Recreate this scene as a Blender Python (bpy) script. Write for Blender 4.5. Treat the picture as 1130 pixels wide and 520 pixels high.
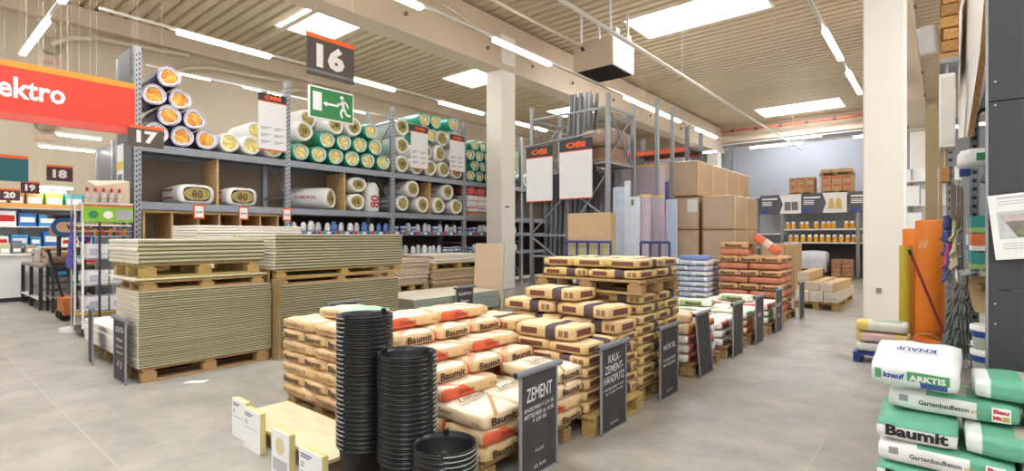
import bpy, math, random
from mathutils import Vector, Matrix
random.seed(7)
for o in list(bpy.data.objects): bpy.data.objects.remove(o)
S = bpy.context.scene
C = bpy.context.collection
PI = math.pi

# ---------------------------------------------------------------- camera
HEAD = math.atan2(473, 571)
cam_d = bpy.data.cameras.new('camera')
cam_d.sensor_width = 36.0
cam_d.lens = 571.0 / 1130.0 * 36.0
cam_d.shift_y = 1.0 / 1130.0
cam_d.clip_end = 200
cam = bpy.data.objects.new('camera', cam_d)
cam.location = (0, 0, 1.5)
cam.rotation_euler = (PI / 2, 0, HEAD)
C.objects.link(cam)
S.camera = cam

# ---------------------------------------------------------------- world, exposure
W = bpy.data.worlds.new('daylight'); S.world = W; W.use_nodes = True
wb = W.node_tree.nodes['Background']
wb.inputs[0].default_value = (1.0, 0.985, 0.96, 1); wb.inputs[1].default_value = 0.8
S.view_settings.view_transform = 'Standard'
S.view_settings.look = 'None'
S.view_settings.exposure = 0.5
S.view_settings.gamma = 1.0
S.view_settings.use_curve_mapping = False
LAMP = 20.0       # emission of the fluorescent tubes
SKY = 16.0        # emission of the opal skylight glazing (daylight behind it)

# ---------------------------------------------------------------- materials
def lin(c):
    r = []
    for v in c[:3]:
        v = v / 255.0
        r.append(v / 12.92 if v <= 0.04045 else ((v + 0.055) / 1.055) ** 2.4)
    return (r[0], r[1], r[2], 1.0)
MATS = {}
def mat(name, rgb, rough=0.6, metal=0.0, var=0.08, scale=6.0, bump=0.0, bscale=40.0, zones=None, emit=0.0,
        alpha=1.0, trans=0.0, stretch=None, spec=0.5, coat=0.0, perobj=0.0, detail=5):
    if name in MATS: return MATS[name]
    m = bpy.data.materials.new(name); m.use_nodes = True; MATS[name] = m
    nt = m.node_tree; N = nt.nodes; Lk = nt.links
    b = N['Principled BSDF']
    b.inputs['Roughness'].default_value = rough
    b.inputs['Metallic'].default_value = metal
    b.inputs['Specular IOR Level'].default_value = spec
    b.inputs['Coat Weight'].default_value = coat
    if alpha < 1: b.inputs['Alpha'].default_value = alpha
    if trans > 0: b.inputs['Transmission Weight'].default_value = trans
    base = lin(rgb)
    tc = N.new('ShaderNodeTexCoord')
    co = tc.outputs['Object']
    if stretch:
        mp = N.new('ShaderNodeMapping'); mp.inputs['Scale'].default_value = stretch
        Lk.new(co, mp.inputs['Vector']); cn = mp.outputs[0]
    else: cn = co
    col = None
    if zones:
        rgbn = N.new('ShaderNodeRGB'); rgbn.outputs[0].default_value = base; col = rgbn.outputs[0]
        for conds, zc in zones:
            fac = None
            for vec, lo, hi in conds:
                d = N.new('ShaderNodeVectorMath'); d.operation = 'DOT_PRODUCT'
                Lk.new(co, d.inputs[0]); d.inputs[1].default_value = vec
                for op, th in (('GREATER_THAN', lo), ('LESS_THAN', hi)):
                    k = N.new('ShaderNodeMath'); k.operation = op
                    Lk.new(d.outputs['Value'], k.inputs[0]); k.inputs[1].default_value = th
                    if fac is None: fac = k.outputs[0]
                    else:
                        q = N.new('ShaderNodeMath'); q.operation = 'MULTIPLY'
                        Lk.new(fac, q.inputs[0]); Lk.new(k.outputs[0], q.inputs[1]); fac = q.outputs[0]
            mx = N.new('ShaderNodeMix'); mx.data_type = 'RGBA'
            Lk.new(fac, mx.inputs[0]); Lk.new(col, mx.inputs[6]); mx.inputs[7].default_value = lin(zc)
            col = mx.outputs[2]
    if var > 0:
        nz = N.new('ShaderNodeTexNoise'); nz.inputs['Scale'].default_value = scale
        nz.inputs['Detail'].default_value = detail; nz.inputs['Roughness'].default_value = 0.5 if detail < 8 else 0.68
        Lk.new(cn, nz.inputs['Vector'])
        mr = N.new('ShaderNodeMapRange')
        mr.inputs['From Min'].default_value = 0.3; mr.inputs['From Max'].default_value = 0.7
        mr.inputs['To Min'].default_value = 1 - var; mr.inputs['To Max'].default_value = 1 + var * 0.6
        Lk.new(nz.outputs['Fac'], mr.inputs['Value'])
        mul = N.new('ShaderNodeMix'); mul.data_type = 'RGBA'; mul.blend_type = 'MULTIPLY'
        mul.inputs[0].default_value = 1.0
        if col is None: mul.inputs[6].default_value = base
        else: Lk.new(col, mul.inputs[6])
        Lk.new(mr.outputs[0], mul.inputs[7])
        col = mul.outputs[2]
    if perobj > 0:
        oi = N.new('ShaderNodeObjectInfo')
        mr2 = N.new('ShaderNodeMapRange'); mr2.inputs['To Min'].default_value = 1 - perobj; mr2.inputs['To Max'].default_value = 1 + perobj * 0.5
        Lk.new(oi.outputs['Random'], mr2.inputs['Value'])
        mu2 = N.new('ShaderNodeMix'); mu2.data_type = 'RGBA'; mu2.blend_type = 'MULTIPLY'; mu2.inputs[0].default_value = 1.0
        if col is None: mu2.inputs[6].default_value = base
        else: Lk.new(col, mu2.inputs[6])
        Lk.new(mr2.outputs[0], mu2.inputs[7]); col = mu2.outputs[2]
    if col is None: b.inputs['Base Color'].default_value = base
    else: Lk.new(col, b.inputs['Base Color'])
    if bump > 0:
        n2 = N.new('ShaderNodeTexNoise'); n2.inputs['Scale'].default_value = bscale; n2.inputs['Detail'].default_value = 4
        Lk.new(cn, n2.inputs['Vector'])
        bp = N.new('ShaderNodeBump'); bp.inputs['Strength'].default_value = bump; bp.inputs['Distance'].default_value = 0.02
        Lk.new(n2.outputs['Fac'], bp.inputs['Height']); Lk.new(bp.outputs[0], b.inputs['Normal'])
    if emit > 0:
        b.inputs['Emission Color'].default_value = base
        b.inputs['Emission Strength'].default_value = emit
    return m

# ---------------------------------------------------------------- mesh builder
class MB:
    def __init__(s): s.v = []; s.f = []; s.mi = []; s.sm = []
    def add(s, vs, fs, mi=0, smooth=False):
        n = len(s.v); s.v.extend(vs)
        for f in fs: s.f.append([i + n for i in f]); s.mi.append(mi); s.sm.append(smooth)
        return s
    def box(s, x0, y0, z0, x1, y1, z1, mi=0, rot=None, piv=None):
        vs = [Vector(p) for p in ((x0,y0,z0),(x1,y0,z0),(x1,y1,z0),(x0,y1,z0),(x0,y0,z1),(x1,y0,z1),(x1,y1,z1),(x0,y1,z1))]
        if rot is not None:
            p = Vector(piv) if piv else sum(vs, Vector()) / 8
            vs = [rot @ (q - p) + p for q in vs]
        return s.add(vs, [(3,2,1,0),(4,5,6,7),(0,1,5,4),(1,2,6,5),(2,3,7,6),(3,0,4,7)], mi)
    def bbox(s, x0, y0, z0, x1, y1, z1, b=0.004, mi=0):        # chamfered box
        vs = []; fs = []
        def P(x, y, z): vs.append((x, y, z)); return len(vs) - 1
        X = (x0, x1); Y = (y0, y1); Z = (z0, z1); idx = {}
        for i in (0, 1):
            for j in (0, 1):
                for k in (0, 1):
                    sx = b if i == 0 else -b; sy = b if j == 0 else -b; sz = b if k == 0 else -b
                    idx[i,j,k,0] = P(X[i], Y[j]+sy, Z[k]+sz); idx[i,j,k,1] = P(X[i]+sx, Y[j], Z[k]+sz); idx[i,j,k,2] = P(X[i]+sx, Y[j]+sy, Z[k])
        for i in (0, 1):
            q = [idx[i,0,0,0], idx[i,1,0,0], idx[i,1,1,0], idx[i,0,1,0]]; fs.append(q if i else q[::-1])
            q = [idx[0,i,0,1], idx[0,i,1,1], idx[1,i,1,1], idx[1,i,0,1]]; fs.append(q if i else q[::-1])
            q = [idx[0,0,i,2], idx[1,0,i,2], idx[1,1,i,2], idx[0,1,i,2]]; fs.append(q if i else q[::-1])
        for j in (0, 1):
            for k in (0, 1):
                q = [idx[0,j,k,1], idx[0,j,k,2], idx[1,j,k,2], idx[1,j,k,1]]; fs.append(q if (j == k) else q[::-1])
                q = [idx[j,0,k,2], idx[j,0,k,0], idx[j,1,k,0], idx[j,1,k,2]]; fs.append(q if (j == k) else q[::-1])
                q = [idx[j,k,0,0], idx[j,k,0,1], idx[j,k,1,1], idx[j,k,1,0]]; fs.append(q if (j == k) else q[::-1])
        for i in (0, 1):
            for j in (0, 1):
                for k in (0, 1):
                    q = [idx[i,j,k,0], idx[i,j,k,1], idx[i,j,k,2]]; fs.append(q if (i + j + k) % 2 else q[::-1])
        return s.add([Vector(v) for v in vs], fs, mi)
    def tube(s, p0, p1, r0, r1=None, n=10, mi=0, cap=True, smooth=True):
        p0 = Vector(p0); p1 = Vector(p1); r1 = r0 if r1 is None else r1
        d = (p1 - p0).normalized()
        a = Vector((0, 0, 1)) if abs(d.z) < 0.9 else Vector((1, 0, 0))
        e = d.cross(a).normalized(); g = d.cross(e)
        vs = []
        for p, r in ((p0, r0), (p1, r1)):
            for i in range(n):
                t = 2 * PI * i / n; vs.append(p + (e * math.cos(t) + g * math.sin(t)) * r)
        fs = [(i, i + n, (i + 1) % n + n, (i + 1) % n) for i in range(n)]
        s.add(vs, fs, mi, smooth)
        if cap:
            s.add([v.copy() for v in vs], [tuple(range(n)), tuple(range(2 * n - 1, n - 1, -1))], mi)
        return s
    def path(s, pts, r, n=8, mi=0):
        for a, b in zip(pts, pts[1:]): s.tube(a, b, r, n=n, mi=mi)
        return s
    def lathe(s, prof, n=24, mi=0, axis=None, smooth=True):      # prof = [(r, z), ...] about z
        vs = []; fs = []
        for r, z in prof:
            for i in range(n):
                t = 2 * PI * i / n; vs.append(Vector((r * math.cos(t), r * math.sin(t), z)))
        for k in range(len(prof) - 1):
            for i in range(n):
                j = (i + 1) % n
                fs.append((k * n + i, k * n + j, (k + 1) * n + j, (k + 1) * n + i))
        if axis is not None: vs = [axis @ v for v in vs]
        return s.add(vs, fs, mi, smooth)
    def poly(s, pts, t0, t1, ax='y', mi=0):                       # extruded outline
        n = len(pts)
        mk = {'y': lambda a, b, t: Vector((a, t, b)), 'x': lambda a, b, t: Vector((t, a, b)), 'z': lambda a, b, t: Vector((a, b, t))}[ax]
        vs = [mk(a, b, t0) for a, b in pts] + [mk(a, b, t1) for a, b in pts]
        fs = [tuple(range(n)), tuple(range(2 * n - 1, n - 1, -1))] + [(i, i + n, (i + 1) % n + n, (i + 1) % n) for i in range(n)]
        return s.add(vs, fs, mi)
    def mesh(s, name, mats):
        me = bpy.data.meshes.new(name)
        me.from_pydata([tuple(v) for v in s.v], [], s.f)
        for m in (mats if isinstance(mats, (list, tuple)) else [mats]): me.materials.append(m)
        me.polygons.foreach_set('material_index', s.mi)
        me.polygons.foreach_set('use_smooth', s.sm)
        me.update()
        return me
    def build(s, name, mats, parent=None, loc=(0, 0, 0), rz=0.0):
        return link(name, s.mesh(name, mats), parent, loc, (0, 0, rz))

def link(name, data, parent=None, loc=(0, 0, 0), rot=(0, 0, 0)):
    o = bpy.data.objects.new(name, data); C.objects.link(o)
    o.location = loc; o.rotation_euler = rot
    if parent is not None: o.parent = parent
    return o
def tag(o, label, cat, group=None):
    o['label'] = label; o['category'] = cat
    if group: o['group'] = group
    return o
def thing(name, label, cat, loc=(0, 0, 0), rz=0.0, group=None):
    return tag(link(name, None, None, loc, (0, 0, rz)), label, cat, group)
def struct(name, mb, m, parent=None, loc=(0, 0, 0)):
    o = mb.build(name, m, parent, loc)
    if parent is None: o['kind'] = 'structure'
    return o
def stuff(o, label, cat=None):
    o['kind'] = 'stuff'; o['label'] = label
    if cat: o['category'] = cat
    return o
ONES = ['zeroth','first','second','third','fourth','fifth','sixth','seventh','eighth','ninth','tenth','eleventh','twelfth',
        'thirteenth','fourteenth','fifteenth','sixteenth','seventeenth','eighteenth','nineteenth']
TENS = {2: 'twent', 3: 'thirt', 4: 'fort', 5: 'fift'}
def nth(n):
    if n < 20: return ONES[n]
    t, u = divmod(n, 10)
    return TENS[t] + ('ieth' if u == 0 else 'y-' + ONES[u])

# ---------------------------------------------------------------- lettering
TXT = {}
def text_mesh(s, m, size=1.0, bold=0.02, ext=0.0, shear=0.0, space=1.0):
    """flat lettering as a mesh in the xy plane, centred on its bounds"""
    key = (s, m.name, size, bold, ext, shear)
    if key in TXT: return TXT[key]
    cu = bpy.data.curves.new('lettering', 'FONT'); cu.body = s; cu.size = 1.0
    cu.offset = bold; cu.extrude = 0.0; cu.resolution_u = 2; cu.shear = shear
    cu.space_character = space
    cu.align_x = 'CENTER'; cu.align_y = 'CENTER'
    to = bpy.data.objects.new('lettering', cu); C.objects.link(to)
    dg = bpy.context.evaluated_depsgraph_get()
    me = bpy.data.meshes.new_from_object(to.evaluated_get(dg))
    bpy.data.objects.remove(to)
    xs = [v.co.x for v in me.vertices]; ys = [v.co.y for v in me.vertices]
    cx = (max(xs) + min(xs)) / 2; cy = (max(ys) + min(ys)) / 2
    for v in me.vertices: v.co.x -= cx; v.co.y -= cy; v.co.z = 0
    dims = (max(xs) - min(xs), max(ys) - min(ys))
    me.materials.clear(); me.materials.append(m)
    for p in me.polygons: p.material_index = 0
    TXT[key] = (me, dims)
    return me, dims
def text(parent, s, m, pos, xd, yd, w=None, h=None, name='lettering', bold=0.02, shear=0.0):
    """lettering on a surface: xd runs along the words, yd up the letters; fitted to width w and/or height h"""
    me, (dw, dh) = text_mesh(s, m, bold=bold, shear=shear)
    sx = (w / dw) if w else (h / dh); sy = (h / dh) if h else sx
    xd = Vector(xd).normalized(); yd = Vector(yd).normalized(); zd = xd.cross(yd)
    M = Matrix(((xd.x * sx, yd.x * sy, zd.x, pos[0]), (xd.y * sx, yd.y * sy, zd.y, pos[1]), (xd.z * sx, yd.z * sy, zd.z, pos[2]), (0, 0, 0, 1)))
    o = bpy.data.objects.new(name, me); C.objects.link(o); o.parent = parent; o.matrix_local = M
    return o
def quad(parent, name, m, pos, xd, yd, w, h, t=0.0015):
    """thin sticker centred on pos"""
    xd = Vector(xd).normalized(); yd = Vector(yd).normalized(); zd = xd.cross(yd); p = Vector(pos)
    vs = []
    for k in (0, t):
        for a, b in ((-1, -1), (1, -1), (1, 1), (-1, 1)): vs.append(p + xd * (a * w / 2) + yd * (b * h / 2) + zd * k)
    return MB().add(vs, [(3,2,1,0),(4,5,6,7),(0,1,5,4),(1,2,6,5),(2,3,7,6),(3,0,4,7)]).build(name, m, parent)

# common materials
m_white = mat('white_paint', (238, 236, 232), 0.5, var=0.04)
m_paper = mat('white_paper', (243, 242, 240), 0.6, var=0.02)
m_black = mat('black_print', (28, 26, 26), 0.6, var=0.0)
m_ink = mat('brown_ink', (62, 40, 34), 0.6, var=0.0)
m_wht = mat('white_print', (245, 245, 243), 0.6, var=0.0)
m_galv = mat('galvanised_steel', (158, 162, 166), 0.42, 0.55, var=0.12, scale=9)
m_dark = mat('dark_steel', (62, 63, 66), 0.45, 0.4, var=0.1)
m_grey = mat('grey_plastic', (120, 120, 122), 0.5)
m_chr = mat('bright_wire', (196, 198, 200), 0.3, 0.8, var=0.05)
m_wood = mat('raw_pallet_wood', (180, 143, 96), 0.8, var=0.28, scale=7, stretch=(1, 6, 14), bump=0.15, bscale=30, perobj=0.18)
m_orange = mat('orange_print', (236, 96, 30), 0.5, var=0.0)
m_red = mat('red_print', (204, 44, 36), 0.5, var=0.0)
m_blue = mat('blue_print', (38, 76, 160), 0.5, var=0.0)
m_green = mat('green_print', (52, 140, 84), 0.5, var=0.0)
m_card = mat('cardboard', (196, 160, 116), 0.75, var=0.1, scale=5, perobj=0.08)
m_ply = mat('plywood', (205, 168, 118), 0.7, var=0.16, scale=3, stretch=(1, 1, 8))
# ================================================================ ROOM
m_floor = mat('polished_concrete', (167, 161, 150), 0.42, var=0.3, scale=2.2, detail=12, bump=0.02, bscale=60, spec=0.4)
m_joint = mat('joint_filler', (188, 183, 173), 0.6, var=0.1)
m_ceil = mat('cream_steel_deck', (208, 190, 162), 0.5, var=0.03)
m_wall = mat('cream_wall_panels', (198, 182, 160), 0.75, var=0.04, scale=0.6)
m_wallb = mat('cool_grey_wall', (156, 158, 166), 0.75, var=0.03, scale=0.6)
m_beam = mat('beige_concrete_beam', (212, 194, 172), 0.7, var=0.04, scale=1.2)
m_col = mat('white_column_paint', (242, 236, 226), 0.5, var=0.02, scale=1.2)
m_tube = mat('fluorescent_tube', (255, 250, 240), 0.3, var=0, emit=LAMP)
m_skyl = mat('opal_skylight_glazing', (240, 248, 255), 0.3, var=0, emit=SKY)
m_rail = mat('lamp_rail', (222, 218, 210), 0.4, var=0.03)
m_pipe = mat('cream_pipe', (206, 192, 170), 0.5, var=0.04)
m_redpipe = mat('red_sprinkler_pipe', (196, 92, 62), 0.5, var=0.05)

XW, YB = -18.2, 30.5        # far left wall, back wall
XR, YF = 7.0, -7.0          # where the store goes on, out of view
fl = struct('floor', MB().box(XW - 0.2, YF, -0.2, XR, YB + 0.2, 0), m_floor)
for x in (-0.66, -6.0 - 5.34, 5.6):
    MB().box(x - 0.004, YF, -0.01, x + 0.004, YB, 0.0015).build('joint_strip', m_joint, fl)
for y in (0.956, 7.0, 13.0, 19.0, 25.0, -5.0):
    MB().box(XW, y - 0.004, -0.01, XR, y + 0.004, 0.0015).build('joint_strip', m_joint, fl)

# corrugated deck with roof-light openings
PIT, ZC, DEP = 0.33, 7.7, 0.11
LIGHTS = [(-15.0, -12.6, 7.26, 8.91), (-15.0, -12.6, 13.86, 15.51), (-15.0, -12.6, 20.79, 22.44), (-15.0, -12.6, 0.33, 1.98),
          (-7.0, -3.5, 13.53, 15.18), (-7.0, -3.5, 27.06, 29.04), (-7.0, -3.5, 0.33, 2.31), (1.5, 5.0, 6.6, 8.58), (1.5, 5.0, -4.95, -2.97),
          (-7.0, -3.5, 20.13, 21.78 - 0.0)][:9]
deck = MB()
ny = int((YB - YF) / PIT) + 1
for i in range(ny):
    y = YF + 0.07 + i * PIT            # ribs run along x
    y = round(y / PIT) * PIT
    segs = [(XW, XR)]
    for (x0, x1, y0, y1) in LIGHTS:
        if y + PIT > y0 + 0.01 and y < y1 - 0.01:
            ns = []
            for a, b in segs:
                if x0 > a and x1 < b: ns += [(a, x0), (x1, b)]
                else: ns.append((a, b))
            segs = ns
    prof = [(y, ZC + DEP), (y + 0.07, ZC + DEP), (y + 0.1, ZC), (y + 0.3, ZC), (y + PIT, ZC + DEP)]
    for a, b in segs:
        vs = [Vector((a, p[0], p[1])) for p in prof] + [Vector((b, p[0], p[1])) for p in prof]
        deck.add(vs, [(k, k + 1, k + 6, k + 5) for k in range(4)])
ceil = struct('ceiling', deck, m_ceil)
struct('roof_slab', MB().box(XW - 0.2, YF, 8.9, XR, YB + 0.2, 9.0), m_ceil, ceil)
for n, (x0, x1, y0, y1) in enumerate(LIGHTS):
    w = struct('window_%d' % (n + 1), MB().box(x0 - 0.05, y0 - 0.05, 8.28, x1 + 0.05, y1 + 0.05, 8.3), m_skyl)
    c = MB()
    for b in ((x0 - 0.06, y0 - 0.06, x0, y1 + 0.06), (x1, y0 - 0.06, x1 + 0.06, y1 + 0.06), (x0, y0 - 0.06, x1, y0), (x0, y1, x1, y1 + 0.06)):
        c.box(b[0], b[1], ZC - 0.02, b[2], b[3], 8.28)
    c.build('curb', m_white, w)
    nb = 3 if x1 - x0 > 3 else 2
    for k in range(1, nb):
        xx = x0 + (x1 - x0) * k / nb
        MB().box(xx - 0.02, y0, 8.22, xx + 0.02, y1, 8.279).build('glazing_bar', m_white, w)

struct('wall_left', MB().box(XW - 0.2, YF, 0, XW, YB, 8.9).box(XW, YF, 4.62, XW + 0.015, YB, 4.65), m_wall)
struct('wall_back', MB().box(XW, YB, 0, XR, YB + 0.2, 8.9), m_wallb)

# columns and long beams
def column(x0, x1, y0, y1):
    c = struct('column', MB().bbox(x0, y0, 0, x1, y1, 6.24, 0.02), m_col)
    return c
c1 = column(-10.08, -9.48, 11.0, 11.6)
c2 = column(-1.06, -0.46, 11.0, 11.6)
column(-10.08, -9.48, 29.3, 29.9)
column(-1.06, -0.46, 29.3, 29.9)
MB().box(-9.479, 11.15, 2.32, -9.475, 11.3, 2.36, 0).box(-9.479, 11.15, 2.2, -9.475, 11.3, 2.3, 1).build('price_plate', [m_dark, m_paper], c1)
MB().box(-0.86, 10.985, 0.52, -0.79, 11.0, 0.6, 0).box(-0.85, 10.98, 0.535, -0.8, 10.985, 0.585, 1).build('socket', [m_grey, mat('ochre_plastic', (170, 140, 90), 0.5)], c2)
for cc, x in ((c1, -9.78), (c2, -0.76)):
    MB().bbox(x + 0.225, 11.0, 6.385, x + 0.3, 11.6, 7.2, 0.006).build('upper_pilaster', m_col, cc)
for k, x in enumerate((-9.78, -0.76)):
    b = struct('trim_%d' % (k + 1), MB().box(x - 0.22, YF, 6.22, x + 0.22, YB, 7.62).box(x - 0.3, YF, 6.2, x + 0.3, YB, 6.38), m_beam)
    for y in (5.0, 7.6, 10.4, 12.4, 14.6, 17.4, 20.6, 24):
        MB().tube((x + 0.3, y, 6.62), (x + 0.35, y, 6.62), 0.05, n=12).build('cable_bracket', mat('brown_hook', (140, 118, 96), 0.6), b)
# edge beams along the two walls
struct('trim_3', MB().box(XW, YF, 7.2, XW + 0.35, YB, 7.69), m_beam)
struct('trim_4', MB().box(XW, YB - 0.45, 6.75, XR, YB, 7.1).box(XW, YB - 0.25, 7.1, XR, YB, 7.69), m_beam)
for k, (y, z, x0, x1) in enumerate(((29.6, 7.28, -9.4, -1.2), )):
    p = tag(MB().tube((x0, y, z), (x1, y, z), 0.06).build('sprinkler_pipe', m_redpipe), 'red sprinkler pipe running under the deck at the back wall', 'pipe')
    for q in range(7):
        xx = x0 + 0.6 + q * 1.2
        MB().tube((xx - 0.06, y, z), (xx + 0.06, y, z), 0.085).build('pipe_coupling', m_dark, p)

# ---------------------------------------------------------------- lamp rows
def lamp_row(label, axis, fixed, z, a0, a1, lit, wires=True, hw=0.055):
    t = thing('light_strip', label, 'light', (fixed, a0, z) if axis == 'y' else (a0, fixed, z), 0, 'fluorescent light strips')
    L = a1 - a0
    def bx(u0, u1, h0, z0, h1, z1): return (h0, u0, z0, h1, u1, z1) if axis == 'y' else (u0, h0, z0, u1, h1, z1)
    MB().box(*bx(0, L, -0.03, 0.02, 0.03, 0.07)).build('rail', m_rail, t)
    for (s0, s1) in lit:
        MB().bbox(*bx(s0 - a0, s1 - a0, -hw, -0.045 if hw > 0.03 else -0.01, hw, 0.02), 0.012 if hw > 0.03 else 0.004).build('lamp', m_tube, t)
    if wires:
        n = max(2, int(L / 3.6))
        for i in range(n + 1):
            u = 0.1 + (L - 0.2) * i / n
            p = (0, u) if axis == 'y' else (u, 0)
            MB().tube((p[0], p[1], 0.07), (p[0], p[1], ZC - z + 0.05), 0.003, n=5).build('wire', m_pipe, t)
    return t
def seg(a, b, n, gap=0.35, start=0.0):
    L = (b - a - gap * (n - 1)) / n
    return [(a + k * (L + gap), a + k * (L + gap) + L) for k in range(n)]
lamp_row('long fluorescent strip hung over the aisle beside the heater box', 'y', -7.3, 5.68, -4, 23.2,
         [(-3, -0.9), (1.6, 3.6), (4.2, 6.22), (8.21, 10.26), (14.15, 18.36), (19.98, 22.29)])
lamp_row('fluorescent strip hung right above the insulation roll rack', 'y', -12.0, 5.68, 2.5, 24,
         [(3.77, 5.67), (7.89, 9.22), (10.95, 12.94), (14.75, 16.6), (19, 21)])
lamp_row('fluorescent strip over the open aisle beside the right white column', 'y', -1.8, 5.66, -4, 24,
         [(-3, -1), (1.5, 3.5), (5.5, 7.5), (12.05, 14.26), (15.5, 17.98), (20.5, 22.5)])
lamp_row('fluorescent strip pointing inward above the red hanging banner', 'x', 2.0, 5.74, -16.6, -9.0, [(-16.38, -13.5), (-12.2, -10)])
lamp_row('long fluorescent strip in front of the grey back wall', 'x', 25.8, 5.66, -10.4, 3.0, [(-9.79, -8.45), (-6.87, -5.3), (-5.2, -4.72), (-2.8, -1.2), (0.2, 2)])
lamp_row('dim second strip just under the back wall beam', 'x', 28.6, 6.35, -9.2, 0.2, [(-6.0, -4.4)])
lamp_row('fluorescent strip along the cream left wall above the roll rack', 'y', -16.4, 6.05, 4.4, 14.0, [(4.8, 6.0), (6.94, 8.1), (9.6, 11.4)], True, 0.022)
for k, (x, z, y0, y1, l) in enumerate(((-15.2, 3.77, 2.43, 3.2, 'upper'), (-14.8, 3.42, 2.08, 3.0, 'second'), (-16.2, 2.64, 2.24, 2.86, 'third'), (-17.2, 2.62, 2.36, 2.9, 'lowest'))):
    lamp_row('%s of the short strips glowing between the far aisle signs' % l, 'y', x, z, y0 - 0.05, y1 + 0.02, [(y0, y1)], True, 0.03)
# further rows of the same store behind and beside the camera
lamp_row('fluorescent strip over the neighbouring aisle right of the rack', 'y', 3.4, 5.68, -5, 20, [(-4, -2), (0, 2), (4, 6), (8, 10), (12, 14)])

# ---------------------------------------------------------------- pipes and heater under the deck
p = tag(MB().tube((-5.5, -3, 5.95), (-5.5, 29.9, 5.95), 0.045).build('conduit', m_rail), 'straight pale conduit hung below the deck right of the heater box', 'conduit')
for y in (10.5, 14, 17.5, 21, 24.5, 28):
    MB().tube((-5.5, y, 5.99), (-5.5, y, ZC), 0.006, n=5).build('hanger', m_pipe, p)
p = tag(MB().tube((-7.45, 4.0, 6.62), (-7.45, 11.92, 6.62), 0.04).build('gas_pipe', m_pipe), 'thin cream gas pipe feeding the heater box', 'pipe')
MB().path([(-7.45, 11.9, 6.62), (-7.42, 11.985, 6.5)], 0.035).build('pipe_end', m_dark, p)
p = tag(MB().path([(-9.2, 5.6, 7.2), (-9.2, 7.7, 7.2), (-9.2, 12.1, 6.55)], 0.04).build('gas_pipe', m_pipe), 'cream pipe sloping down along the concrete beam to the heater', 'pipe')
for y in (6.2, 7.2): MB().tube((-9.2, y, 7.2), (-9.2, y, 7.75), 0.008, n=5).build('hanger', m_pipe, p)

h = thing('unit_heater', 'boxy white hanging unit heater with dark louvred underside', 'heater', (-7.13, 12.6, 5.98))
m_hw = mat('heater_white', (232, 234, 238), 0.4, var=0.03)
m_hb = mat('heater_beige', (206, 190, 168), 0.5, var=0.03)
MB().box(-0.57, -0.56, 0.02, 0.53, 0.6, 0.74, 0).box(0.53, -0.56, 0.0, 0.58, 0.6, 0.74, 1).box(-0.57, -0.6, 0.0, 0.58, -0.56, 0.74, 0).box(-0.62, -0.6, 0.0, -0.57, 0.6, 0.74, 0).build('housing', [m_hb, m_hw], h)
MB().box(-0.56, -0.55, -0.002, 0.52, 0.59, 0.019).build('underside_panel', mat('vent_black', (38, 32, 28), 0.6), h)
MB().box(0.58, -0.45, 0.74, 0.6, -0.25, 1.0).build('side_bracket', m_hw, h); MB().box(0.58, 0.2, 0.74, 0.6, 0.4, 1.0).build('side_bracket', m_hw, h)
for k in range(12):
    y = -0.5 + k * 0.095
    MB().box(-0.54, y, -0.02, 0.5, y + 0.02, -0.003, rot=Matrix.Rotation(0.5, 3, 'X')).build('louvre', mat('louvre_brown', (70, 58, 48), 0.5), h)
for sx in (-0.45, 0.45):
    MB().box(sx - 0.03, -0.5, 0.74, sx + 0.03, -0.46, 1.75).build('hanger', m_hw, h); MB().box(sx - 0.03, 0.46, 0.74, sx + 0.03, 0.5, 1.75).build('hanger', m_hw, h)

def wall_vent(y, z, label):
    t = thing('air_pipe', label, 'pipe', (XW + 0.02, y, z), 0, 'pipes with round ends on the left wall')
    MB().path([(0.25, 3.2, 0.55), (0.25, 0.9, 0.42), (0.22, 0.35, 0.25), (0.16, 0.0, 0.0)], 0.07, n=10).build('pipe', m_pipe, t)
    MB().lathe([(0.0, 0.16), (0.19, 0.14), (0.23, 0.06), (0.23, 0.005)], 20, axis=Matrix.Rotation(PI / 2, 3, 'Y')).build('round_cap', mat('vent_grey', (168, 154, 136), 0.5), t)
    MB().box(0.001, -0.2, -0.46, 0.01, 0.2, -0.3).build('plate', mat('pinkish_label', (206, 168, 150), 0.6), t)
wall_vent(2.75, 6.55, 'cream pipe ending in a round cap, leftmost on the wall above the red banner')
wall_vent(5.55, 6.45, 'cream pipe ending in a round cap above the orange-ended rolls')
wall_vent(8.6, 6.4, 'cream pipe ending in a round cap above the green exit sign')
wall_vent(2.65, 4.5, 'lower cream pipe with round cap under the red banner')
t = tag(MB().tube((-17.4, 7.26, 7.45), (-9.9, 7.0, 7.3), 0.06).build('roof_drain_pipe', m_pipe), 'cream drain pipe crossing under the ribbed deck near the first skylight', 'pipe')
for x in (-16, -13.6, -11.5): MB().tube((x, 7.2, 7.5), (x, 7.2, 7.72), 0.01, n=5).build('hanger', m_pipe, t)
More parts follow.
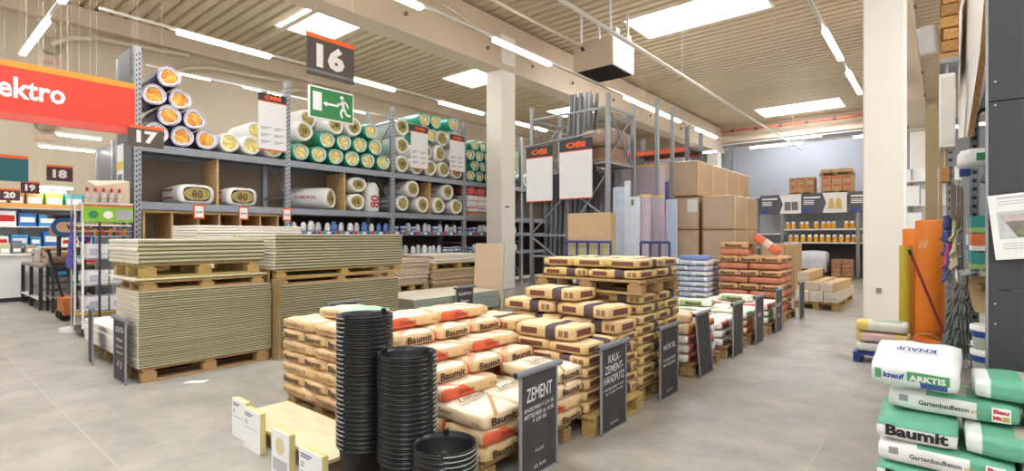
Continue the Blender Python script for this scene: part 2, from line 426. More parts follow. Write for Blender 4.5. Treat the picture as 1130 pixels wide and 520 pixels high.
# ================================================================ LONG PALLET RACK WITH INSULATION ROLLS
RX0, RX1 = -11.5, -10.4
m_rack = mat('rack_steel', (152, 158, 168), 0.4, 0.35, var=0.06)
m_post = mat('rack_post', (168, 174, 182), 0.4, 0.4, var=0.06)
m_hole = mat('punched_hole', (58, 60, 64), 0.7, var=0)
m_back = mat('taupe_back_panel', (164, 146, 128), 0.8, var=0.06, scale=0.8)
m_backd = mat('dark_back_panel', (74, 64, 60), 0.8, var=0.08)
m_endp = mat('grey_end_cladding', (112, 116, 122), 0.5, 0.2, var=0.05)
rack = thing('pallet_rack', 'long grey pallet rack full of insulation rolls behind the plasterboard', 'rack', (0, 0, 0))
POSTS = [2.69, 5.29, 7.96, 10.46, 13.06, 15.7, 18.3]
def post(y, top, x, holes):
    o = MB().box(x - 0.09, y - 0.05, 0, x, y + 0.05, top).build('upright', m_post, rack)
    if holes:
        h = MB(); z = 0.2
        while z < top - 0.1:
            h.box(x, y - 0.03, z, x + 0.002, y - 0.008, z + 0.035); h.box(x, y + 0.012, z + 0.03, x + 0.002, y + 0.034, z + 0.065)
            h.box(x - 0.06, y - 0.052, z, x - 0.03, y - 0.05, z + 0.035)
            z += 0.085
        g = h.build('punched_slots', m_hole, o); g['kind'] = 'stuff'
for i, y in enumerate(POSTS):
    post(y, 4.7, RX1, i < 4); post(y, 4.7, RX0 + 0.09, False)
    for z in (0.3, 1.3, 2.3, 3.3, 4.3):
        MB().box(RX0 + 0.09, y - 0.02, z, RX1 - 0.09, y + 0.02, z + 0.04).build('cross_bar', m_rack, rack)
    for k, z in enumerate((0.34, 1.34, 2.34, 3.34)):
        a, b = ((RX0 + 0.09, z), (RX1 - 0.09, z + 0.96)) if k % 2 else ((RX1 - 0.09, z), (RX0 + 0.09, z + 0.96))
        MB().tube((a[0], y, a[1]), (b[0], y, b[1]), 0.018, n=6).build('diagonal_brace', m_rack, rack)
MB().box(RX0 + 0.32, 2.6, 3.1, RX1 - 0.1, 2.63, 4.68).build('end_cladding', m_endp, rack)
MB().box(RX0 + 0.32, 2.6, 0.1, RX1 - 0.1, 2.63, 3.09).build('end_cladding', m_endp, rack)
LEV = {}
for i in range(len(POSTS) - 1):
    y0, y1 = POSTS[i] + 0.05, POSTS[i + 1] - 0.05
    lv = [3.08, 2.09] + ([] if i == 0 else [1.62, 1.05])
    for z in lv:
        big = z > 2
        MB().box(RX1 - 0.05, y0, z - (0.13 if big else 0.09), RX1, y1, z).build('beam', m_rack, rack)
        MB().box(RX0, y0, z - 0.12, RX0 + 0.05, y1, z).build('beam', m_rack, rack)
        MB().box(RX0 + 0.05, y0, z - 0.04, RX1 - 0.05, y1, z - 0.002).build('shelf_deck', m_endp, rack)
    MB().box(RX0 - 0.02, y0, 2.1, RX0, y1, 3.05).build('back_panel', m_back, rack)
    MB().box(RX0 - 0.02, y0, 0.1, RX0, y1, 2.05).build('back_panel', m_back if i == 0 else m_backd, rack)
    # price tags on the two lower shelf edges
    if 0 < i < 4:
        for z in (1.62, 1.05):
            y = y0 + 0.03; k = 0
            while y < y1 - 0.1:
                MB().box(RX1, y, z - 0.075, RX1 + 0.004, y + 0.08, z - 0.015).build('price_tag', (m_red, m_blue, m_paper, mat('cyan_print', (70, 150, 200), 0.5, var=0))[(k * 7 + i) % 4], rack)
                y += 0.115; k += 1
# wooden dividers and pigeonhole frame
for (y, z0, z1, d) in ((3.94, 2.09, 2.95, 0.7), (6.63, 2.09, 2.95, 0.8), (9.19, 2.09, 2.95, 0.8)):
    MB().box(RX1 - d, y, z0, RX1 - 0.06, y + 0.04, z1).build('wooden_divider', m_ply, rack)
for y in (2.78, 3.2, 3.62, 3.98, 4.36, 4.74, 5.1):
    MB().box(RX1 - 0.9, y, 0.9, RX1 - 0.08, y + 0.035, 1.95).build('wooden_divider', m_ply, rack)
MB().box(RX1 - 0.9, 2.76, 1.91, RX1 - 0.04, 5.22, 1.95).build('wooden_top', m_ply, rack)
MB().box(RX1 - 0.9, 2.76, 0.86, RX1 - 0.04, 5.22, 0.9).build('wooden_base', m_ply, rack)
for y in (3.62, 4.4, 5.26):
    q = MB().box(RX1 + 0.005, y - 0.09, 1.82, RX1 + 0.01, y + 0.09, 2.08, 0).box(RX1 + 0.01, y - 0.07, 1.85, RX1 + 0.012, y + 0.07, 2.05, 1).build('price_card', [m_orange, m_paper], rack)
    text(q, '8.99', m_black, (RX1 + 0.014, y, 1.94), (0, 1, 0), (0, 0, 1), w=0.1)

# ---------------------------------------------------------------- rolls
m_foam_o = mat('orange_foam_end', (248, 190, 92), 0.85, var=0.35, scale=14, zones=[([((1, 0.3, 0.6), 0.01, 0.05)], (240, 150, 50))])
m_foam_y = mat('yellow_foam_end', (238, 220, 140), 0.85, var=0.35, scale=15)
m_foam_k = mat('khaki_wool_end', (178, 160, 98), 0.9, var=0.4, scale=16)
m_foam_g = mat('olive_yellow_end', (226, 206, 130), 0.9, var=0.4, scale=16)
m_film_b = mat('navy_film', (52, 48, 92), 0.35, var=0.2, scale=10)
m_film_w = mat('white_film', (236, 234, 232), 0.35, var=0.08, scale=10, bump=0.2, bscale=12)
m_film_g = mat('teal_film', (34, 158, 122), 0.35, var=0.18, scale=10)
def roll_mesh(film, foam, r, L, lip, seed):
    """roll lying along x: film sleeve gathered over the end face, coil edges showing in the opening"""
    rnd = random.Random(seed); n = 22
    wob = [1 + 0.035 * math.sin(2 * PI * i / n * 3 + seed) + rnd.uniform(-0.015, 0.015) for i in range(n)]
    prof = [(0.0, -L), (0.6, -L), (0.94, -L + 0.03), (1.0, -L + 0.12), (1.0, -0.1), (0.985, -0.05), (0.93, -0.012), (0.86, 0.006), (lip, 0.004), (lip - 0.02, -0.012)]
    mb = MB(); vs = []; fs = []
    for p, (q, x) in enumerate(prof):
        for i in range(n):
            t = 2 * PI * i / n; w = wob[i] if p > 1 else 1
            vs.append(Vector((x, q * r * w * math.cos(t), q * r * w * math.sin(t))))
    for k in range(len(prof) - 1):
        for i in range(n):
            j = (i + 1) % n; fs.append((k * n + i, (k + 1) * n + i, (k + 1) * n + j, k * n + j))
    mb.add(vs, fs, 0, True)
    me = mb.mesh('film', film)
    e = MB(); rings = 5; ev = []; ef = []
    for k in range(rings + 1):
        q = (lip - 0.01) * (1 - k / rings) + 0.002
        for i in range(n):
            t = 2 * PI * i / n
            dx = -0.012 + 0.010 * math.sin(k * 2.3 + i * 0.8 + seed) * (1 - k / rings * 0.4)
            ev.append(Vector((dx if k else -0.012, q * r * wob[i] * math.cos(t + k * 0.1), q * r * wob[i] * math.sin(t + k * 0.1))))
    for k in range(rings):
        for i in range(n):
            j = (i + 1) % n; ef.append((k * n + i, k * n + j, (k + 1) * n + j, (k + 1) * n + i)[::-1])
    e.add(ev, ef, 0, True)
    ce = e.mesh('coil_end', foam)
    return me, ce
m_scrib = mat('marker_ink', (40, 36, 28), 0.7, var=0)
m_redfilm = mat('red_film_print', (186, 34, 46), 0.4, var=0)
def roll(meshes, y, z, label, cat='insulation roll', group='insulation rolls on the rack', x=RX1 - 0.02, yaw=0.0, sy=1.0, sz=1.0, mark=None, r=0.2):
    t = thing('insulation_roll', label, cat, (x, y, z), yaw, group)
    a = link('film', meshes[0], t); b = link('coil_end', meshes[1], t)
    a.scale = b.scale = (1, sy, sz)
    a.rotation_euler = b.rotation_euler = (random.uniform(0, 6.28), 0, 0) if sy == sz else (0, 0, 0)
    LASTROLL[0] = t.name
    if mark: text(t, mark, m_scrib, (0.012, 0, 0), (0, 1, 0), (0, 0, 1), h=r * 0.5, shear=0.2, name='marker_number')
    return t
LASTROLL = ['']
R_ow = roll_mesh(mat('lilac_white_film', (232, 226, 240), 0.4, var=0.1, scale=12), m_foam_o, 0.179, 0.05, 0.72, 21)[0]
R_o = [roll_mesh(m_film_b, m_foam_o, 0.187, 0.95, 0.7, s) for s in (1, 2, 3)]
R_w = [roll_mesh(m_film_w, m_foam_k, 0.222, 1.0, 0.7, s) for s in (4, 5, 6)]
R_w2 = [roll_mesh(m_film_w, m_foam_y, 0.193, 1.0, 0.72, s) for s in (7, 8)]
R_g = [roll_mesh(m_film_g, m_foam_y, 0.192, 0.95, 0.68, s) for s in (9, 10, 11)]
R_gw = [roll_mesh(m_film_w, m_foam_y, 0.165, 0.05, 0.82, s) for s in (12, 13)]
R_s = [roll_mesh(m_film_g, m_foam_g, 0.155, 0.95, 0.66, s) for s in (14, 15)]
ZT = 3.08
ords = ['bottom row', 'second row', 'third row', 'top']
PO = [(2.95, 0, 'first'), (3.35, 0, 'second'), (3.75, 0, 'third'), (3.15, 1, 'first'), (3.55, 1, 'second'), (2.95, 2, 'first'), (3.35, 2, 'second'), (3.15, 3, 'only')]
for k, (y, row, o) in enumerate(PO):
    nm = 'topmost of the navy-wrapped orange-ended rolls beside the corner upright' if row == 3 else 'navy-wrapped orange-ended roll, %s in the %s by the corner upright' % (o, ords[row])
    roll(R_o[k % 3], y, ZT + 0.199 + row * 0.34, nm, yaw=random.uniform(-0.02, 0.02), x=RX1 - 0.02 - (0.1 if row == 2 else 0))
    w = link('white_collar', R_ow, bpy.data.objects[LASTROLL[0]], (0.006, 0, 0)); w.scale = (0.5, 1.0, 1.0)
roll(R_w2[0], 4.16, ZT + 0.205, 'white-wrapped yellow-ended roll lying next to the orange-ended rolls', yaw=0.02)
roll(R_w2[1], 4.56, ZT + 0.205, 'white-wrapped yellow-ended roll left of the rolls behind the price board', yaw=0.02)
roll(R_w2[0], 5.0, ZT + 0.205, 'yellow-ended roll half hidden behind the lower left of the price board', yaw=0.0)
roll(R_w2[1], 4.8, ZT + 0.57, 'pale roll perched behind the hanging price board', x=RX1 - 0.35)
def green(y, row, label, z=None):
    t = roll(R_g[int(y * 10) % 3], y, z if z else ZT + 0.203 + row * 0.345, label, yaw=random.uniform(-0.03, 0.03), x=RX1 - 0.0 - 0.02 * row)
    w = link('white_collar', R_gw[int(y * 10) % 2][0], t, (0.006, 0, 0)); w.scale = (0.5, 1.0, 1.0)
GB = [5.56, 5.97, 6.38, 6.8, 7.22, 7.66]
for k, y in enumerate(GB): green(y, 0, 'teal-wrapped roll, %s from the left in the bottom row below the exit sign' % nth(k + 1))
for k, y in enumerate((6.18, 6.6, 7.02, 7.44)): green(y, 1, 'teal-wrapped roll, %s from the left in the second row below the exit sign' % nth(k + 1))
green(7.33, 2, 'single teal-wrapped roll on top of the pile right of the exit sign', ZT + 0.2 + 0.72)
roll(R_w[0], 5.66, ZT + 0.66, 'large white roll marked fifteen above the first teal rolls', mark='15', yaw=0.1)
roll(R_w[1], 6.4, ZT + 0.92, 'white roll marked sixteen directly under the exit sign', mark='16', yaw=0.05)
roll(R_w[2], 6.87, ZT + 0.95, 'white roll marked twenty-eight right under the exit sign corner', mark='28', yaw=0.05)
roll(R_w[1], 5.95, ZT + 1.02, 'white roll pushed back behind the exit sign', x=RX1 - 0.4, yaw=0.1)
# third bay
W3 = [(8.26, 0.24, 'bottom'), (8.26, 0.71, 'middle'), (8.26, 1.18, 'top')]
for k, (y, z, w) in enumerate(W3):
    roll(R_w[k], y, ZT + z, 'white-wrapped khaki roll, %s of three stacked beside the third upright' % w, mark=('10', '12', '14')[k])
for k, (y, z) in enumerate(((8.74, 0.24), (9.2, 0.24), (9.69, 0.24), (10.17, 0.24))):
    roll(R_w[(k + 1) % 3], y, ZT + z, 'white-wrapped roll, %s from the left in the bottom row under the two price boards' % nth(k + 1), x=RX1 - 0.03)
roll(R_w[0], 9.05, ZT + 0.66, 'white-wrapped roll in the second row behind the wide price board', yaw=0.1)
roll(R_w[1], 9.54, ZT + 0.66, 'white-wrapped roll in the second row between the two price boards', yaw=0.1)
roll(R_w[2], 10.05, ZT + 0.66, 'white-wrapped roll in the second row behind the narrow price board', yaw=0.1)
roll(R_w[1], 9.68, ZT + 1.1, 'khaki-ended roll in the third row above the narrow price board', x=RX1 - 0.1)
roll(R_w[0], 10.17, ZT + 1.12, 'white-wrapped khaki roll high beside the fourth upright', x=RX1 - 0.06)
green(9.25, 2, 'small teal roll, lowest of three near the wide price board', ZT + 1.11)
green(9.0, 3, 'small teal roll, left of the pair above the wide price board', ZT + 1.48)
green(9.4, 3, 'small teal roll, right of the pair above the wide price board', ZT + 1.5)
green(10.05, 3, 'lone teal roll on top above the narrow price board', ZT + 1.55)
# fourth bay: slim teal rolls, pyramid
kk = 0
for row in range(4):
    for c in range(6):
        y = 10.7 + c * 0.37 + (0.18 if row % 2 else 0)
        if y > 12.9: continue
        t = roll(R_s[c % 2], y, ZT + 0.17 + row * 0.3, 'slim teal roll, %s from the left in the %s row beside the white column' % (nth(c + 1), nth(row + 1)), x=RX1 - 0.02, r=0.155)
        w = link('white_collar', R_gw[c % 2][0], t, (0.004, 0, 0)); w.scale = (0.4, 0.86, 0.86)
for k in range(4):
    roll(R_w[k % 3], 13.36 + k * 0.48, ZT + 0.24, 'white roll, %s past the white column on the top shelf' % nth(k + 1))
# middle shelf
ZM = 2.09
def pillow_bag(y, label, w=0.62, h=0.36):
    t = thing('insulation_bag', label, 'insulation', (RX1 - 0.03, y, ZM), 0.0, 'packs marked eighty on the middle shelf')
    mb = MB(); n = 24; prof = [(0.5, -0.95), (0.95, -0.9), (1.0, -0.7), (1.0, -0.08), (0.94, -0.02), (0.72, 0.0)]
    vs = []; fs = []
    for q, x in prof:
        for i in range(n):
            a = 2 * PI * i / n; ca, sa = math.cos(a), math.sin(a)
            p = 0.45
            vs.append(Vector((x, q * w / 2 * math.copysign(abs(ca) ** p, ca), h / 2 + q * h / 2 * math.copysign(abs(sa) ** (p + 0.2), sa))))
    for k in range(len(prof) - 1):
        for i in range(n): j = (i + 1) % n; fs.append((k * n + i, (k + 1) * n + i, (k + 1) * n + j, k * n + j))
    mb.add(vs, fs, 0, True); mb.build('film', m_film_w, t)
    o = MB(); vs = []
    for i in range(10):
        a = 2 * PI * i / 10; vs.append(Vector((0.002, w * 0.36 * math.cos(a) * (1.08 if i % 2 else 0.96), h / 2 + h * 0.34 * math.sin(a))))
    o.add(vs, [tuple(range(10))]); e = o.build('wool_end', m_foam_k, t)
    text(t, '80', m_scrib, (0.01, 0.0, h / 2), (0, 1, 0), (0, 0, 1), h=0.13, bold=0.0, name='marker_number')
    for zz in (0.06, 0.2): quad(t, 'red_stripe', m_redfilm, (-0.5, -w / 2 - 0.002, zz + 0.06), (1, 0, 0), (0, 0, 1), 0.5, 0.03)
pillow_bag(3.6, 'white insulation pack marked 80, left one under the orange-ended rolls')
pillow_bag(4.4, 'white insulation pack marked 80, right one past the wooden divider', 0.58)
def printed_roll(y, z, label, mark, yaw=0.0, sy=1.0, sz=1.0, i=0):
    t = roll(R_w[i % 3], y, z, label, mark=mark, yaw=yaw, sy=sy, sz=sz, group='rolls on the middle shelf')
    text(t, 'DOMOROLL', m_redfilm, (-0.45, -0.243 * sy, 0.02), (1, 0, 0), (0, 0, 1), w=0.5, name='film_print')
    return t
t = printed_roll(6.28, ZM + 0.25, 'big white roll turned sideways left of the wooden divider', '16', yaw=0.55, sy=1.1, sz=1.05)
printed_roll(6.95, ZM + 0.21, 'white roll marked fifteen, lower of the pair right of the divider', '15', sz=0.9, i=1)
printed_roll(6.99, ZM + 0.62, 'squashed white roll lying on top of the roll marked fifteen', '50', sy=1.05, sz=0.78, i=2)
t = thing('upright_pack', 'white pack with red print standing upright beside the stacked rolls', 'insulation', (RX1 - 0.3, 7.5, ZM))
MB().lathe([(0, 0), (0.19, 0.0), (0.21, 0.04), (0.2, 0.3), (0.21, 0.55), (0.17, 0.66), (0.12, 0.72), (0, 0.72)], 18).build('film', m_film_w, t)
text(t, '80', m_redfilm, (0.213, -0.02, 0.25), (0, 0, 1), (0, -1, 0), w=0.3, name='film_print')
printed_roll(8.28, ZM + 0.24, 'white roll with red scrawl at the start of the third bay', None, sy=0.92, sz=0.92)
for y, z, l, mk in ((8.6, 0.63, 'white roll resting on two others at the start of the third bay', '11'), (8.93, 0.24, 'white roll left of the third bay wooden divider', '10'),
                 (9.5, 0.24, 'white roll right of the third bay wooden divider', '12'), (9.83, 0.63, 'upper white roll right of the third bay divider', '14'), (10.16, 0.24, 'white roll beside the fourth upright on the middle shelf', None)):
    printed_roll(y, ZM + z, l, mk, i=int(z * 10 + y))
# white packs on a small pallet, fourth bay
for k in range(3):
    for j in range(3):
        y = 10.62 + j * 0.46
        t = tag(MB().bbox(RX1 - 0.75, y, ZM + 0.12 + k * 0.16, RX1 - 0.05, y + 0.44, ZM + 0.275 + k * 0.16, 0.03).build('wrapped_pack', mat('white_pack', (236, 232, 232), 0.5, var=0.1, zones=[([((0, 0, 1), ZM + 0.22, ZM + 0.25)], (190, 70, 76))])),
            'white wrapped pack, %s layer, %s from the left on the small pallet by the column' % (nth(k + 1), nth(j + 1)), 'pack', 'packs on the small pallet')
for j in range(2):
    tag(MB().lathe([(0, 0), (0.13, 0), (0.15, 0.03), (0.15, 0.5), (0.1, 0.52), (0, 0.52)], 16, axis=Matrix.Translation((RX1 - 0.6, 10.82 + j * 0.45, ZM + 0.76)) @ Matrix.Rotation(PI / 2, 4, 'Y')).build('red_roll', mat('pinkish_red_roll', (222, 104, 96), 0.6, var=0.2)),
        '%s small red roll on the white packs by the column' % ('left' if j == 0 else 'right'), 'roll')
t = thing('small_pallet', 'small dark wooden pallet carrying the white packs', 'pallet', (RX1 - 0.4, 11.3, ZM))
for x in (-0.3, 0.0, 0.3): MB().box(x - 0.05, -0.68, 0.0, x + 0.05, 0.68, 0.09).build('bearer', m_wood, t)
for q in range(6): MB().box(-0.36, -0.68 + q * 0.25, 0.09, 0.36, -0.57 + q * 0.25, 0.115).build('slat', m_wood, t)

# small goods on the lower shelves
m_tubw = mat('tub_white', (236, 236, 238), 0.4, var=0.05)
m_tubb = mat('tub_blue', (60, 110, 190), 0.4, var=0.05)
m_tubg = mat('tub_grey', (176, 176, 180), 0.5, var=0.1)
def goods_meshes():
    out = {}
    for nm, m1, m2 in (('a', m_tubw, m_tubb), ('b', m_tubw, m_tubg), ('c', m_tubb, m_tubw)):
        out['tub' + nm] = [('body', MB().lathe([(0, 0), (0.075, 0), (0.09, 0.15), (0.09, 0.16), (0, 0.16)], 14).mesh('body', m1)), ('lid', MB().lathe([(0.094, 0.15), (0.094, 0.175), (0, 0.175)], 14).mesh('lid', m2)),
                           ('band', MB().lathe([(0.0815, 0.05), (0.087, 0.11)], 14).mesh('band', m2))]
        b = MB(); vs = []; fs = []
        prof = [(0.6, 0.0), (0.98, 0.01), (1.0, 0.06), (0.95, 0.12), (0.8, 0.17), (0.55, 0.2), (0.6, 0.22)]
        for p, (q, z) in enumerate(prof):
            for i in range(14):
                a = 2 * PI * i / 14; e = 1 + 0.08 * math.sin(i * 2.1 + p)
                vs.append(Vector((0.06 * q * e * math.cos(a), 0.085 * q * e * math.sin(a), z)))
        for k in range(len(prof) - 1):
            for i in range(14): j = (i + 1) % 14; fs.append((k * 14 + i, k * 14 + j, (k + 1) * 14 + j, (k + 1) * 14 + i))
        fs.append(tuple(range(6 * 14, 7 * 14)))
        b.add(vs, fs, 0, True)
        out['bag' + nm] = [('pouch', b.mesh('pouch', mat('pouch_' + nm, {'a': (236, 236, 238), 'b': (206, 206, 208), 'c': (96, 138, 206)}[nm], 0.35, var=0.25, scale=30)))]
    return out
GM = goods_meshes()
def good(kind, x, y, z, label, s=1.0, rz=0.0):
    t = thing('tub' if kind.startswith('tub') else 'pouch', label, 'tub' if kind.startswith('tub') else 'bag', (x, y, z), rz, 'small goods on the rack shelves')
    for n, me in GM[kind]:
        o = link(n, me, t); o.scale = (s, s, s)
    return t
rg = random.Random(3)
desc = {'tuba': 'white tub with blue lid', 'tubb': 'white tub with grey lid', 'tubc': 'blue tub with white lid', 'baga': 'white pouch', 'bagb': 'pale grey pouch', 'bagc': 'blue pouch'}
for (z, y0, y1, nm, kinds) in ((1.62, 5.42, 7.85, 'shelf above the blue strip', ('baga', 'baga', 'bagb', 'bagc', 'bagc')), (1.62, 8.08, 10.38, 'upper third-bay shelf', ('tuba', 'baga', 'bagb', 'baga', 'tubb')),
                               (1.05, 8.08, 10.38, 'lower third-bay shelf', ('bagb', 'baga', 'baga', 'tubc')), (1.62, 10.55, 12.95, 'upper shelf behind the column', ('tuba', 'baga', 'bagb')), (1.05, 10.55, 12.95, 'lower shelf behind the column', ('baga', 'bagb', 'tuba'))):
    y = y0; k = 0
    while y < y1:
        kd = rg.choice(kinds)
        if z == 1.62 and y0 < 6: kd = 'baga' if y < 6.2 else ('bagc' if rg.random() < 0.6 else 'baga')
        k += 1
        good(kd, RX1 - 0.14 - rg.uniform(0, 0.1), y + 0.09, z, '%s, %s from left on the %s' % (desc[kd], nth(k), nm), rg.uniform(0.85, 1.05) if kd.startswith('bag') else rg.uniform(0.8, 0.92), rg.uniform(-0.5, 0.5))
        y += rg.uniform(0.17, 0.215)

# hanging price boards (dark header with lettering, white sheet)
m_hdr = mat('charcoal_header', (52, 48, 50), 0.5, var=0)
m_board = mat('white_board', (232, 231, 232), 0.45, var=0.03)
def price_board(label, pos, w, h, along, lines=True):
    t = thing('price_board', label, 'sign', pos, 0 if along == 'y' else -PI / 2, 'hanging price boards')
    hh = h * (0.135 if lines else 0.19)
    MB().box(-0.006, 0, -h, 0.006, w, 0).build('board', m_board, t)
    MB().box(-0.008, 0, -hh, 0.008, w, 0).build('header', m_hdr, t)
    text(t, 'OBI', m_orange, (0.0095, w / 2, -hh / 2), (0, 1, 0), (0, 0, 1), w=w * 0.6, h=hh * 0.55, bold=0.06)
    MB().box(-0.008, 0, -hh - 0.02, 0.0085, w, -hh).build('red_line', m_orange, t)
    MB().box(-0.008, 0, -h, 0.0085, w, -h + 0.02).build('red_line', m_orange, t)
    if lines:
        for c in range(2):
            for r in range(3):
                q = MB()
                for l in range(3):
                    q.box(0.006, w * (0.08 + 0.48 * c), -h * (0.6 + 0.12 * r) - l * 0.022, 0.0075, w * (0.08 + 0.48 * c) + w * (0.38 - 0.1 * l), -h * (0.6 + 0.12 * r) - l * 0.022 + 0.009)
                s = q.build('price_print', m_grey, t); s['kind'] = 'stuff'
    return t
b = price_board('price board hung in front of the yellow-ended rolls', (RX1 + 0.14, 4.62, 4.33), 0.56, 1.12, 'y')
MB().tube((-0.3, 0.28, 0.03), (0.0, 0.28, 0.03), 0.012, n=6).tube((0, -0.1, 0.03), (0, 0.66, 0.03), 0.012, n=6).build('hanger_arm', m_chr, b)
b = price_board('wide price board hung in the third bay of the roll rack', (RX1 + 0.14, 8.4, 4.32), 0.56, 1.1, 'y')
MB().tube((0, -0.9, 0.06), (0, 0.6, 0.0), 0.015, n=6).tube((-0.3, -0.3, 0.04), (0, -0.3, 0.04), 0.012, n=6).build('hanger_arm', m_chr, b)
b = price_board('narrow price board hung beside the fourth upright of the rack', (RX1 + 0.14, 9.74, 4.28), 0.56, 1.0, 'y')
MB().tube((0, -0.3, 0.03), (0, 0.62, 0.03), 0.015, n=6).tube((-0.3, 0.2, 0.03), (0, 0.2, 0.03), 0.012, n=6).build('hanger_arm', m_chr, b)
# ================================================================ PALLETS AND PLASTERBOARD
PALC = {}
def pallet(label, x0, y0, x1, y1, z=0.0, along='x', h=0.144, group='wooden pallets', wood=None, name='pallet'):
    """pallet standing on z; top boards run along the given axis"""
    w = wood or m_wood
    L, D = (x1 - x0, y1 - y0) if along == 'x' else (y1 - y0, x1 - x0)
    t = thing(name, label, 'pallet', ((x0 + x1) / 2, (y0 + y1) / 2, z), 0 if along == 'x' else PI / 2, group)
    key = (round(L, 2), round(D, 2), round(h, 3), w.name)
    if key not in PALC:
        bt = 0.022
        PALC[key] = (MB().bbox(-L / 2, -0.05, 0, L / 2, 0.05, bt, 0.003).mesh('top_board', w), MB().bbox(-0.05, -D / 2, 0, 0.05, D / 2, bt, 0.003).mesh('stringer', w),
                     MB().bbox(-0.07, -0.05, 0, 0.07, 0.05, h - 3 * bt, 0.003).mesh('block', w), bt)
    tb, st, bl, bt = PALC[key]
    n = 5
    for i in range(n): link('top_board', tb, t, (0, -D / 2 + 0.05 + (D - 0.1) * i / (n - 1), h - bt))
    for x in (-L / 2 + 0.07, 0, L / 2 - 0.07):
        link('stringer', st, t, (x, 0, h - 2 * bt))
        for y in (-D / 2 + 0.05, 0, D / 2 - 0.05): link('block', bl, t, (x, y, bt))
    for y in (-D / 2 + 0.05, 0, D / 2 - 0.05): link('base_board', tb, t, (0, y, 0))
    return t
m_wooda = mat('aged_pallet_wood', (172, 138, 92), 0.85, var=0.3, scale=7, stretch=(1, 6, 14), bump=0.15, perobj=0.2)
m_woody = mat('yellow_pallet_wood', (192, 162, 98), 0.8, var=0.25, scale=7, stretch=(1, 6, 14), perobj=0.15)
SHM = {}
def sheets(n, x0, y0, x1, y1, z0, th, m, lab, group, jit=0.0025, name='plasterboard_sheet', cat='board', ends=None):
    """stack of n boards, counted from the top"""
    key = (round(x1 - x0, 3), round(y1 - y0, 3), th, m.name)
    if key not in SHM:
        hx, hy = (x1 - x0) / 2, (y1 - y0) / 2
        SHM[key] = MB().bbox(-hx, -hy, 0.0, hx, hy, th - 0.002, min(0.009, th * 0.28)).mesh('sheet', m)
    for k in range(n):
        o = link(name, SHM[key], None, ((x0 + x1) / 2 + random.uniform(-jit, jit), (y0 + y1) / 2 + random.uniform(-jit, jit), z0 + (n - 1 - k) * th))
        tag(o, lab % nth(k + 1), cat, group)
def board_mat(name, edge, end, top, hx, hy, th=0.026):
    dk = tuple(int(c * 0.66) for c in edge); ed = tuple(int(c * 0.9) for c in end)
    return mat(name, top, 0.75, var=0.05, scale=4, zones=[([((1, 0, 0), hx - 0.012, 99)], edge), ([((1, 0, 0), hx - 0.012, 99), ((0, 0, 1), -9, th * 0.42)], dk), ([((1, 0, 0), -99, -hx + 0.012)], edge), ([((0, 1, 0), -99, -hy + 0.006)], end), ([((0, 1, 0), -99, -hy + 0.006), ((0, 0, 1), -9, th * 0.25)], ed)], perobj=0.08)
# first stack
pallet('pallet under the low green-edged plasterboard stack next to the chalk signs', -7.05, 1.65, -6.28, 2.95, 0, 'y')
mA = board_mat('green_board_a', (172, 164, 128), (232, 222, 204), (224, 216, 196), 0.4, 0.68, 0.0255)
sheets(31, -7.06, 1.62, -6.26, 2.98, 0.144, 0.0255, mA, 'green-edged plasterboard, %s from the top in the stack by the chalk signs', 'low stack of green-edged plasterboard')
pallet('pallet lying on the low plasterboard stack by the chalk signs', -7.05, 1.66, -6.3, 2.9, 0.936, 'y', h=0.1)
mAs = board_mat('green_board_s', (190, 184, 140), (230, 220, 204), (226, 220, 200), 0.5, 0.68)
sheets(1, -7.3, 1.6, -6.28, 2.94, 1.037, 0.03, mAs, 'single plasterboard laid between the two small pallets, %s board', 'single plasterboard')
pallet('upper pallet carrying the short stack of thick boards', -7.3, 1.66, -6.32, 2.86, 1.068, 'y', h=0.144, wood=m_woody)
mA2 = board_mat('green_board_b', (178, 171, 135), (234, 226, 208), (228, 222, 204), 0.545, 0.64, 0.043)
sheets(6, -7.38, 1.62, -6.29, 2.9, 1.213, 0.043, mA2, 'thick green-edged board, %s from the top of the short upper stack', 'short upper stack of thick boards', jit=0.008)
# white slabs left of it
pallet('pallet under the low white slabs beside the chalk signs', -8.6, 1.7, -7.12, 2.7, 0, 'y', wood=m_woody)
mWs = mat('white_slab', (236, 230, 222), 0.7, var=0.05, scale=4)
sheets(4, -8.66, 1.65, -7.1, 2.75, 0.144, 0.07, mWs, 'thick white slab, %s from the top of the low white stack', 'low stack of white slabs', jit=0.01)
# planks stuck between the stacks
for k, (y, x, t) in enumerate(((3.012, -6.22, 0.018), (3.012, -6.5, 0.02), (3.02, -6.9, 0.02))):
    o = MB().bbox(-0.1, -0.012, 0, 0.1, 0.012, 0.98 + 0.12 * k, 0.003, 0).build('plank', mat('brown_plank', (156, 128, 84), 0.8, var=0.2, stretch=(6, 6, 1)), None, (x, y, 0.0))
    tag(o, 'narrow brown plank wedged upright between the plasterboard stacks, %s from the aisle' % nth(k + 1), 'plank', 'planks between stacks')
# second stack
pallet('pallet under the second green-edged plasterboard stack behind the cement bags', -7.5, 3.1, -6.32, 4.95, 0, 'y')
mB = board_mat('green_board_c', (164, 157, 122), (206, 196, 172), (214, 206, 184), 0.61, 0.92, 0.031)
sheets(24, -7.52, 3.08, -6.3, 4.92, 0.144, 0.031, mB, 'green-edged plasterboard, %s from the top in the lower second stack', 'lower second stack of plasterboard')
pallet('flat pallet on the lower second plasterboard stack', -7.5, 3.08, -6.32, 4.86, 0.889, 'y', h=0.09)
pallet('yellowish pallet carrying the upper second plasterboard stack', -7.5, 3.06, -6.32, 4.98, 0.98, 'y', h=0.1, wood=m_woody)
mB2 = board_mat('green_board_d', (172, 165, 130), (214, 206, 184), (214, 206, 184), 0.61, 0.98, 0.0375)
sheets(12, -7.52, 3.04, -6.3, 5.0, 1.081, 0.0375, mB2, 'green-edged plasterboard, %s from the top of the upper second stack', 'upper second stack of plasterboard')
